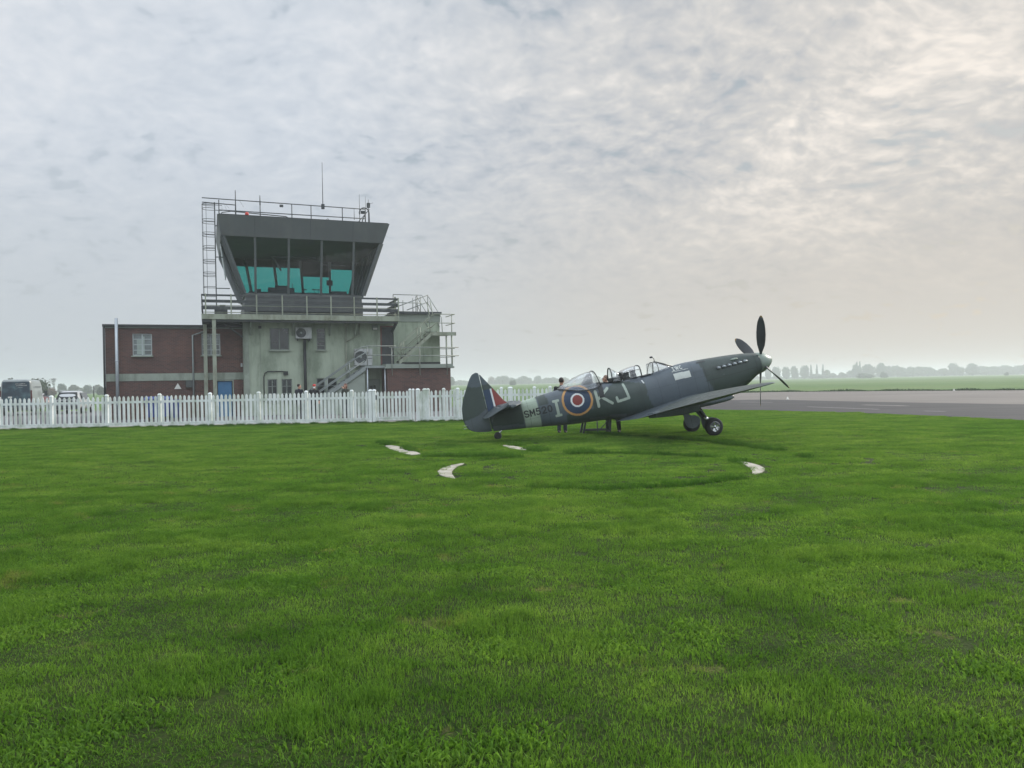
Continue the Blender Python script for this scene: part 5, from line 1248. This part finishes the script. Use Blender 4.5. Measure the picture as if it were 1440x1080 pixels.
# little signs, posts
s = empty('notice_board', (pxX(117.5, 60), 60, 0), R(20)); tag(s, 'small red brown notice board with a white square beside the silver car', 'sign')
m = MB(); m.box(-.17, .17, -.02, .02, 1.05, 1.50); m.build('board', simple('red_brown_board', (.13, .05, .045), .6), s)
m = MB(); m.box(-.05, .11, -.03, -.021, 1.22, 1.38); m.build('notice', M['signwhite'], s)
for x in (-.14, .14): m = MB(); m.tube([(x, .03, 0), (x, .03, 1.5)], .02, 6); m.build('post', M['gun'], s)
m = MB(); m.tube([(0, 0, 0), (0, 0, 2.0)], .035, 8); o = m.build('thin_post', M['black'], loc=(pxX(132.5, 58), 58, 0)); tag(o, 'thin black post standing in the grass left of the brick wing', 'post')
for px, py, lab in ((1107.5, 561.9, 'tiny white edge light on the dark taxiway just right of the propeller'), (1341.5, 549.6, 'tiny white edge light on the far rim of the pale apron')):
    x, y_ = gl(px, py); m = MB(); m.lathe((0, 0, 0), (0, 0, 1), [(0, .0), (0, .12), (.04, .11), (.05, .05), (.16, .05), (.2, .0)], 12); o = m.build('edge_light', M['signwhite'], loc=(x, y_, .01)); tag(o, lab, 'light')
f = empty('picket_fence', (0, 0, 0)); tag(f, 'short length of low white rail fence just right of the brick annex', 'fence')
m = MB(); x0, x1 = pxX(628, 60), pxX(640, 60)
for z in (.75, 1.1): m.box(x0, x1, 60, 60.05, z, z+.09)
m.build('rail', M['white_pvc'], f)
for x in (x0, (x0+x1)/2, x1): m = MB(); m.box(x-.05, x+.05, 59.9, 59.998, 0, 1.25); m.build('post', M['white_pvc'], f)
# ------------------------------------------------------------------ trees
def foliage(name, c):
    m, nt, out = newmat(name); P = coords(nt)
    k = ramp(nt, nz(nt, P, .35, 4, .6), [(.3, tuple(x*.65 for x in c)), (.7, tuple(x*1.4 for x in c))]); principled(nt, out, k, .9, spec=.1); return m
M['leaf'] = foliage('tree_foliage', (.038, .058, .030)); M['leaf2'] = foliage('tree_foliage_olive', (.050, .062, .032)); M['leafred'] = foliage('tree_foliage_russet', (.11, .06, .045)); M['bark'] = simple('bark', (.05, .042, .035), .9)
def crown_mesh(name, lobes, nleaf, ls, mat, seed, shell=.75):
    r = random.Random(seed); m = MB()
    tot = sum(l[3]*l[4] for l in lobes)
    for cx, cy, cz, rx, rz in lobes:
        # ragged solid core
        n = 14; v = []; f = []
        for i in range(8):
            t = math.pi*i/7
            for k in range(n):
                a = 2*math.pi*k/n; d = (math.sin(t)*math.cos(a), math.sin(t)*math.sin(a), math.cos(t)); q = .80+.3*noise.noise((d[0]*2+seed, d[1]*2+cx, d[2]*2+cz))
                v.append((cx+d[0]*rx*q, cy+d[1]*rx*q, cz+d[2]*rz*q))
        for i in range(7):
            for k in range(n): a, b = i*n+k, i*n+(k+1) % n; f.append((a, a+n, b+n, b))
        m.add(v, f)
        for _ in range(int(nleaf*rx*rz/tot)):
            d = Vector((r.gauss(0, 1), r.gauss(0, 1), r.gauss(0, 1))).normalized(); q = r.uniform(shell, 1.10); c = Vector((cx+d.x*rx*q, cy+d.y*rx*q, cz+d.z*rz*q))
            a = Vector((r.gauss(0, 1), r.gauss(0, 1), r.gauss(0, 1))).normalized(); b = a.cross(d+Vector((.01, .02, .03))).normalized(); s = ls*r.uniform(.5, 1.3)
            m.add([c+a*s, c-a*s*.6+b*s*.8, c-a*s*.6-b*s*.8], [(0, 1, 2)])
    me = bpy.data.meshes.new(name); me.from_pydata(m.v, [], m.f); me.materials.append(M[mat]); return me
def trunk_mesh(r0, h, limbs, seed):
    r = random.Random(seed); m = MB(); m.tube([(0, 0, -.1), (.02, 0, h*.4), (.05, .02, h)], [r0, r0*.75, r0*.4], 8)
    for _ in range(limbs):
        a = r.uniform(0, 6.28); z = r.uniform(.35, .8)*h; L = r.uniform(.15, .3)*h*1.3; m.tube([(0, 0, z), (math.cos(a)*L*.6, math.sin(a)*L*.6, z+L*.5), (math.cos(a)*L, math.sin(a)*L, z+L*1.1)], [r0*.45, r0*.28, r0*.1], 6)
    me = bpy.data.meshes.new('trunk'); me.from_pydata(m.v, [], m.f); me.materials.append(M['bark']); return me
# unit trees: about 1 wide (radius .5) and 1 tall, scaled per tree
V = {
 'round': [('crown', crown_mesh('crown_round', [(0, 0, .58, .42, .40), (-.2, .1, .42, .32, .30), (.22, -.1, .40, .30, .30), (.05, .2, .72, .28, .26), (0, 0, .22, .36, .2)], 1500, .05, 'leaf', 1)), ('trunk', trunk_mesh(.035, .6, 5, 1))],
 'broad': [('crown', crown_mesh('crown_broad', [(-.18, 0, .50, .36, .36), (.2, .05, .58, .34, .38), (0, -.15, .35, .42, .28), (-.28, .1, .30, .22, .26), (.34, 0, .28, .2, .24), (.06, 0, .76, .22, .22)], 1500, .05, 'leaf2', 5)), ('trunk', trunk_mesh(.04, .5, 6, 2))],
 'rough': [('crown', crown_mesh('crown_rough', [(-.2, 0, .4, .30, .36), (.16, .05, .50, .32, .42), (.3, -.1, .3, .22, .28), (-.34, .1, .24, .18, .22), (0, 0, .2, .42, .2)], 1300, .06, 'leaf', 9)), ('trunk', trunk_mesh(.04, .5, 6, 3))],
 'slim': [('crown', crown_mesh('crown_slim', [(0, 0, .30, .46, .26), (.05, 0, .52, .38, .26), (-.03, 0, .76, .25, .24)], 900, .06, 'leaf', 12)), ('trunk', trunk_mesh(.06, .8, 4, 4))],
 'bush': [('crown', crown_mesh('crown_bush', [(-.2, 0, .38, .36, .5), (.2, 0, .42, .36, .54), (0, .1, .3, .48, .42)], 900, .06, 'leaf', 15))],
 'russet': [('crown', crown_mesh('crown_russet', [(0, 0, .55, .42, .42), (.2, 0, .35, .3, .3), (-.2, 0, .3, .3, .3)], 1000, .06, 'leafred', 18)), ('trunk', trunk_mesh(.04, .5, 5, 5))],
}
WORDS = {'round': 'round crowned tree', 'broad': 'broad spreading tree', 'rough': 'ragged tree', 'slim': 'slim poplar', 'bush': 'low dark bush', 'russet': 'reddish leaved tree'}
NAMES = {'round': 'tree', 'broad': 'tree', 'rough': 'tree', 'slim': 'poplar_tree', 'bush': 'bush', 'russet': 'tree'}
def tree(px, w, top, dist, kind, label, group):
    r = R(1.1); base = 538.5-(px-720)*math.tan(r)
    a, b = ((px-720)*math.cos(r)+(538.5-top)*math.sin(r))/1081, (-(px-720)*math.sin(r)+(538.5-top)*math.cos(r))/1081
    h = b*dist+1.62; W = w/1081*dist*1.1
    o = empty(NAMES[kind], (a*dist, dist, 0), random.uniform(0, 6.28)); tag(o, label, 'bush' if kind == 'bush' else 'tree', group)
    for nm, me in V[kind]:
        c = bpy.data.objects.new(nm, me); COL.objects.link(c); c.parent = o; c.scale = (W, W, h*1.02)
    return o
ORD = ['first', 'second', 'third', 'fourth', 'fifth', 'sixth', 'seventh', 'eighth', 'ninth', 'tenth', 'eleventh', 'twelfth', 'thirteenth', 'fourteenth', 'fifteenth', 'sixteenth', 'seventeenth', 'eighteenth', 'nineteenth', 'twentieth']
# right of the propeller
RT = [(1080, 9, 516.5, 850, 'round'), (1092, 12, 515.8, 850, 'round'), (1105.5, 11, 515.8, 850, 'round'), (1117, 11, 514.6, 860, 'broad'), (1131, 12.5, 514, 850, 'round')]
for i, t in enumerate(RT): tree(*t, 'hazy round tree, %s from the left in the row right of the propeller' % ORD[i], 'far trees right of the propeller')
for i, px in enumerate((1140.4, 1148.6, 1157.2)): tree(px, 3.6, 513-.2*i, 850, 'slim', '%s of the three slim poplars on the far horizon' % ('leftmost', 'middle', 'rightmost')[i], 'three far poplars')
RM = [(1149, 28, 525.5, 840, 'bush'), (1162, 10, 520, 850, 'broad'), (1172, 12, 524, 860, 'rough'), (1184, 13, 523, 860, 'rough'), (1195, 12, 521, 870, 'broad'), (1205, 15, 510.5, 850, 'rough'), (1209, 4, 508.6, 852, 'slim'), (1205, 4, 509, 852, 'slim'),
      (1222, 16, 511.8, 850, 'broad'), (1238.5, 13, 510.5, 850, 'round'), (1250, 18, 514.5, 870, 'broad'), (1262, 20, 514, 880, 'broad'), (1276, 20, 514.8, 870, 'rough'), (1290, 20, 515.5, 870, 'broad'), (1304, 20, 516, 870, 'round'), (1313, 12, 519, 870, 'broad'),
      (1328, 18, 518, 850, 'broad'), (1341, 13, 510.5, 850, 'round'), (1350, 14, 515.5, 855, 'round'), (1367, 16, 511, 850, 'round')]
for i, t in enumerate(RM): tree(*t, '%s in the far wood, %s from the poplars towards the right' % (WORDS[t[4]], ORD[i]), 'far wood right of the poplars')
for i in range(8): tree(1380+i*10.5, 19, 514.6-.35*i+(i % 3)*.5, 900, ('broad', 'rough', 'round')[i % 3], '%s, %s from the right edge in the far right wood' % (WORDS[('broad', 'rough', 'round')[i % 3]], ORD[7-i]), 'far right wood')
tree(1214, 24, 524.5, 620, 'bush', 'dark bush standing before the tallest trees of the far wood', 'bushes in the far field'); tree(1243, 9, 522.5, 640, 'rough', 'small pointed dark bush before the far wood', 'bushes in the far field'); tree(1416, 6, 523, 600, 'bush', 'tiny dark bush alone near the right edge of the field', 'bushes in the far field')
# seen over the fence and the aircraft
CM = [(633.5, 12, 530, 600, 'round', 'rounder darker tree just right of the brick annex'), (646, 14, 534.5, 900, 'broad', None), (656, 14, 534.5, 950, 'rough', None), (691, 10, 529.5, 900, 'russet', 'reddish tree on the horizon just right of the tail fin'),
      (701, 13, 529.3, 900, 'broad', None), (710, 13, 528.2, 900, 'round', None), (722, 15, 530.5, 900, 'rough', None), (735, 15, 528.6, 900, 'broad', None), (744, 10, 530.5, 920, 'rough', None), (756, 11, 528.4, 900, 'round', None), (768, 15, 531, 930, 'broad', None), (780, 15, 530, 930, 'rough', None),
      (794, 15, 530.5, 950, 'broad', None), (808, 16, 530, 950, 'rough', None), (822, 15, 530, 950, 'broad', None), (837, 15, 529, 950, 'round', None), (851, 16, 530, 950, 'broad', None), (868, 16, 528, 950, 'rough', None)]
i = 0
for px, w, top, d, k, lab in CM:
    if not lab: lab = '%s on the misty horizon behind the fence, %s from the tail fin' % (WORDS[k], ORD[i]); i += 1
    tree(px, w, top, d, k, lab, 'misty trees behind the aircraft')
tree(721, 8, 534, 520, 'bush', 'small dark bush in the field over the double fence post', 'bushes in the far field')
# left, behind the vehicles
LT = [(55, 27, 532.5, 170, 'round', 'dark dense tree rising behind the parked van'), (16, 14, 531.5, 190, 'broad', 'brownish tree top showing over the van roof'), (87, 12, 539.5, 420, 'round', 'pale misty tree above the silver car'), (104, 15, 541, 420, 'broad', 'misty broad tree right of the silver car roof'),
      (124, 11, 541.2, 430, 'round', 'misty round tree left of the thin black post'), (138, 13, 540.8, 430, 'broad', 'misty broad tree right of the thin black post'), (144, 14, 543, 300, 'rough', 'dark scrubby tree beside the brick corner'), (114, 30, 545, 450, 'bush', 'low misty hedge bush behind the notice board'), (-3, 14, 543, 200, 'bush', 'dark bush left of the van'), (72, 14, 545, 260, 'russet', 'reddish low tree between van and silver car')]
for t in LT: tree(*t[:5], t[5], None)
m = MB(); r = random.Random(3)
def br(p, d, L, rr_, n):
    q = p+d*L; m.tube([p, q], [rr_, rr_*.6], 5)
    if n:
        for _ in range(3): br(q, (d+Vector((r.uniform(-.6, .6), r.uniform(-.6, .6), r.uniform(-.1, .5)))).normalized(), L*.68, rr_*.6, n-1)
br(Vector((0, 0, 0)), Vector((0, 0, 1)), 2.2, .12, 4)
bt = m.build('bare_tree', M['bark'], fix=False, loc=(pxX(77, 220), 220, 0)); bt.scale = (1, 1, .95); tag(bt, 'thin almost bare tree between the van and the silver car', 'tree')
# far woodland mass closing the horizon
m = MB(); r = random.Random(11)
for i in range(-1000, 1001):
    for j in range(3):
        x = i*1.25+r.uniform(-1, 1); y_ = 985+r.uniform(-15, 30)+abs(x)*.02; h = (3.6+2.6*noise.noise((x*.012, 0, 0))+1.2*noise.noise((x*.06, 3, 0))); h = max(h, 1.5)*r.uniform(.7, 1.1); w = r.uniform(.8, 1.6)
        m.add([(x-w, y_, -.2), (x+w, y_, -.2), (x+w*.8, y_+.3, h*.8), (x+r.uniform(-.4, .4), y_+.3, h), (x-w*.8, y_-.3, h*.8)], [(0, 1, 2, 3, 4)])
o = m.build('far_woodland', M['leaf'], fix=False); tag(o, 'low hazy belt of woodland closing the far side of the airfield', 'woodland', kind='stuff')
#@@PART6
# ------------------------------------------------------------------ haze, sky, sun, camera
m_, nt, out = newmat('haze_air'); v = N(nt, 'VolumePrincipled'); v.inputs['Color'].default_value = rgb((.88, .93, .97)); v.inputs['Density'].default_value = 0.00088; v.inputs['Anisotropy'].default_value = .25; nt.links.new(v.outputs[0], out.inputs['Volume'])
m = MB(); m.box(-3700, 3700, -3700, 3700, -1., 18.); o = m.build('haze', m_); tag(o, kind='stuff')
w = bpy.data.worlds.new('World'); scene.world = w; w.use_nodes = True; nt = w.node_tree; nt.nodes.clear()
out = nt.nodes.new('ShaderNodeOutputWorld'); L = nt.links
tc = N(nt, 'TexCoord').outputs['Generated']; nrm = N(nt, 'VectorMath', operation='NORMALIZE'); L.new(tc, nrm.inputs[0]); D = nrm.outputs[0]
sep = N(nt, 'SeparateXYZ'); L.new(D, sep.inputs[0]); X_, Y_, Z_ = sep.outputs
def mth(op, a, b=None, c=None):
    n = N(nt, 'Math', operation=op)
    for i, q in enumerate((a, b, c)):
        if q is None: continue
        if isinstance(q, (int, float)): n.inputs[i].default_value = q
        else: L.new(q, n.inputs[i])
    return n.outputs[0]
def sstep(x, a, b):
    n = N(nt, 'MapRange', interpolation_type='SMOOTHSTEP'); n.inputs[1].default_value = a; n.inputs[2].default_value = b; L.new(x, n.inputs[0]); return n.outputs[0]
zc = mth('ADD', mth('MAXIMUM', Z_, 0.), .42); U_ = mth('DIVIDE', X_, zc); V_ = mth('DIVIDE', Y_, zc)
cb = N(nt, 'CombineXYZ'); L.new(U_, cb.inputs[0]); L.new(V_, cb.inputs[1]); Pc = cb.outputs[0]
def rot(vec, ang, sc):
    mp = N(nt, 'Mapping'); mp.inputs['Rotation'].default_value = (0, 0, R(ang)); mp.inputs['Scale'].default_value = sc; L.new(vec, mp.inputs[0]); return mp.outputs[0]
big = nz(nt, rot(Pc, 20, (1, 1.1, 1)), 1.05, 5, .5); med = nz(nt, rot(Pc, -35, (1., 1.3, 1)), 3.6, 6, .55)
warp = N(nt, 'TexNoise'); warp.inputs['Scale'].default_value = 3.2; warp.inputs['Detail'].default_value = 4; L.new(Pc, warp.inputs['Vector'])
wv = N(nt, 'VectorMath', operation='SCALE'); wv.inputs['Scale'].default_value = .14; L.new(warp.outputs['Color'], wv.inputs[0]); wa = N(nt, 'VectorMath', operation='ADD'); L.new(Pc, wa.inputs[0]); L.new(wv.outputs[0], wa.inputs[1])
rip = nz(nt, rot(wa.outputs[0], -38, (1., 1.4, 1)), 20., 3, .45); cell = nz(nt, rot(wa.outputs[0], 15, (1., 1.1, 1)), 46., 3, .5)
sd_ = Vector((math.sin(R(37))*math.cos(R(12)), math.cos(R(37))*math.cos(R(12)), math.sin(R(12))))
dt = N(nt, 'VectorMath', operation='DOT_PRODUCT'); L.new(D, dt.inputs[0]); dt.inputs[1].default_value = sd_; sun_ = sstep(dt.outputs['Value'], .60, 1.03)
tone = mth('ADD', mth('ADD', mth('MULTIPLY', big, 1.15), mth('MULTIPLY', med, .55)), mth('ADD', mth('MULTIPLY', rip, .70), mth('MULTIPLY', cell, .42)))   # mean about 1.285
tone = mth('SUBTRACT', tone, 1.41)
glow = sstep(dt.outputs['Value'], .90, 1.0); lft = sstep(X_, .15, -.45)
tt = mth('ADD', mth('MULTIPLY', tone, mth('SUBTRACT', 1.22, mth('MULTIPLY', lft, .50))), mth('ADD', mth('ADD', .50, mth('MULTIPLY', glow, .09)), mth('MULTIPLY', lft, .14)))
cool = ramp(nt, tt, [(.10, (.43, .50, .59)), (.36, (.55, .61, .69)), (.62, (.65, .70, .765)), (.92, (.77, .80, .845))])
warm = ramp(nt, tt, [(.10, (.41, .44, .475)), (.36, (.53, .535, .545)), (.62, (.68, .655, .62)), (.92, (.94, .87, .79))])
cloud = mixc(nt, sun_, cool, warm)
gapf = mth('MULTIPLY', sstep(mth('ADD', mth('MULTIPLY', rip, .6), mth('MULTIPLY', med, .5)), .47, .38), mth('SUBTRACT', .5, mth('MULTIPLY', lft, .3)))
cloud = mixc(nt, gapf, cloud, (.40, .50, .575))
hz = mixc(nt, sun_, (.535, .58, .62), (.64, .59, .525))
vis = sstep(mth('ADD', Z_, mth('MULTIPLY', big, .10)), .08, .36)
colr = mixc(nt, mth('MULTIPLY', vis, 1.), hz, cloud)
bst = mth('ADD', mth('ADD', 1., mth('MULTIPLY', sstep(Z_, .46, .85), 1.5)), mth('MULTIPLY', sstep(mth('MULTIPLY', Y_, -1.), 0., .7), .6))  # brightness added to the unseen sky overhead and behind camera, lifts the ambient light
below = sstep(Z_, -.02, .0)
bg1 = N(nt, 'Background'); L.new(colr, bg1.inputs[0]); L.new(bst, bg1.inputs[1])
sky = N(nt, 'TexSky', sky_type='NISHITA', sun_disc=False); sky.sun_elevation = R(SUN_EL); sky.sun_rotation = R(SUN_AZ); sky.air_density = 1.4; sky.dust_density = 3.
bg2 = N(nt, 'Background'); L.new(sky.outputs[0], bg2.inputs[0]); bg2.inputs[1].default_value = .05
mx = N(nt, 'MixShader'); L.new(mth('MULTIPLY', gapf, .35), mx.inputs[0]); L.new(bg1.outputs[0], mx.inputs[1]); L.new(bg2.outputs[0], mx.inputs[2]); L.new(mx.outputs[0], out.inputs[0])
sl = bpy.data.lights.new('sun', 'SUN'); sl.energy = 3.2; sl.angle = R(10); sl.color = (1., .93, .82)
so = bpy.data.objects.new('sun', sl); COL.objects.link(so)
sdir = Vector((math.sin(R(SUN_AZ))*math.cos(R(SUN_EL)), math.cos(R(SUN_AZ))*math.cos(R(SUN_EL)), math.sin(R(SUN_EL)))); so.rotation_euler = sdir.to_track_quat('Z', 'Y').to_euler(); so.location = (0, 0, 40)
cam = bpy.data.cameras.new('camera'); cam.sensor_width = 36; cam.lens = 36*1081/1440; cam.clip_end = 9000; cam.clip_start = .05
co_ = bpy.data.objects.new('camera', cam); COL.objects.link(co_)
co_.matrix_world = Matrix.Translation((0, 0, 1.62)) @ Matrix.Rotation(R(1.1), 4, 'Y') @ Matrix.Rotation(R(90-.08), 4, 'X'); scene.camera = co_
scene.view_settings.view_transform = 'Standard'; scene.view_settings.look = 'None'; scene.view_settings.exposure = 0; scene.view_settings.gamma = 1
scene.render.engine = 'CYCLES'; scene.cycles.volume_bounces = 1; scene.cycles.use_denoising = True; scene.cycles.denoising_prefilter = 'ACCURATE'; scene.cycles.transparent_max_bounces = 24; scene.cycles.max_bounces = 8; scene.cycles.caustics_reflective = False; scene.cycles.caustics_refractive = False
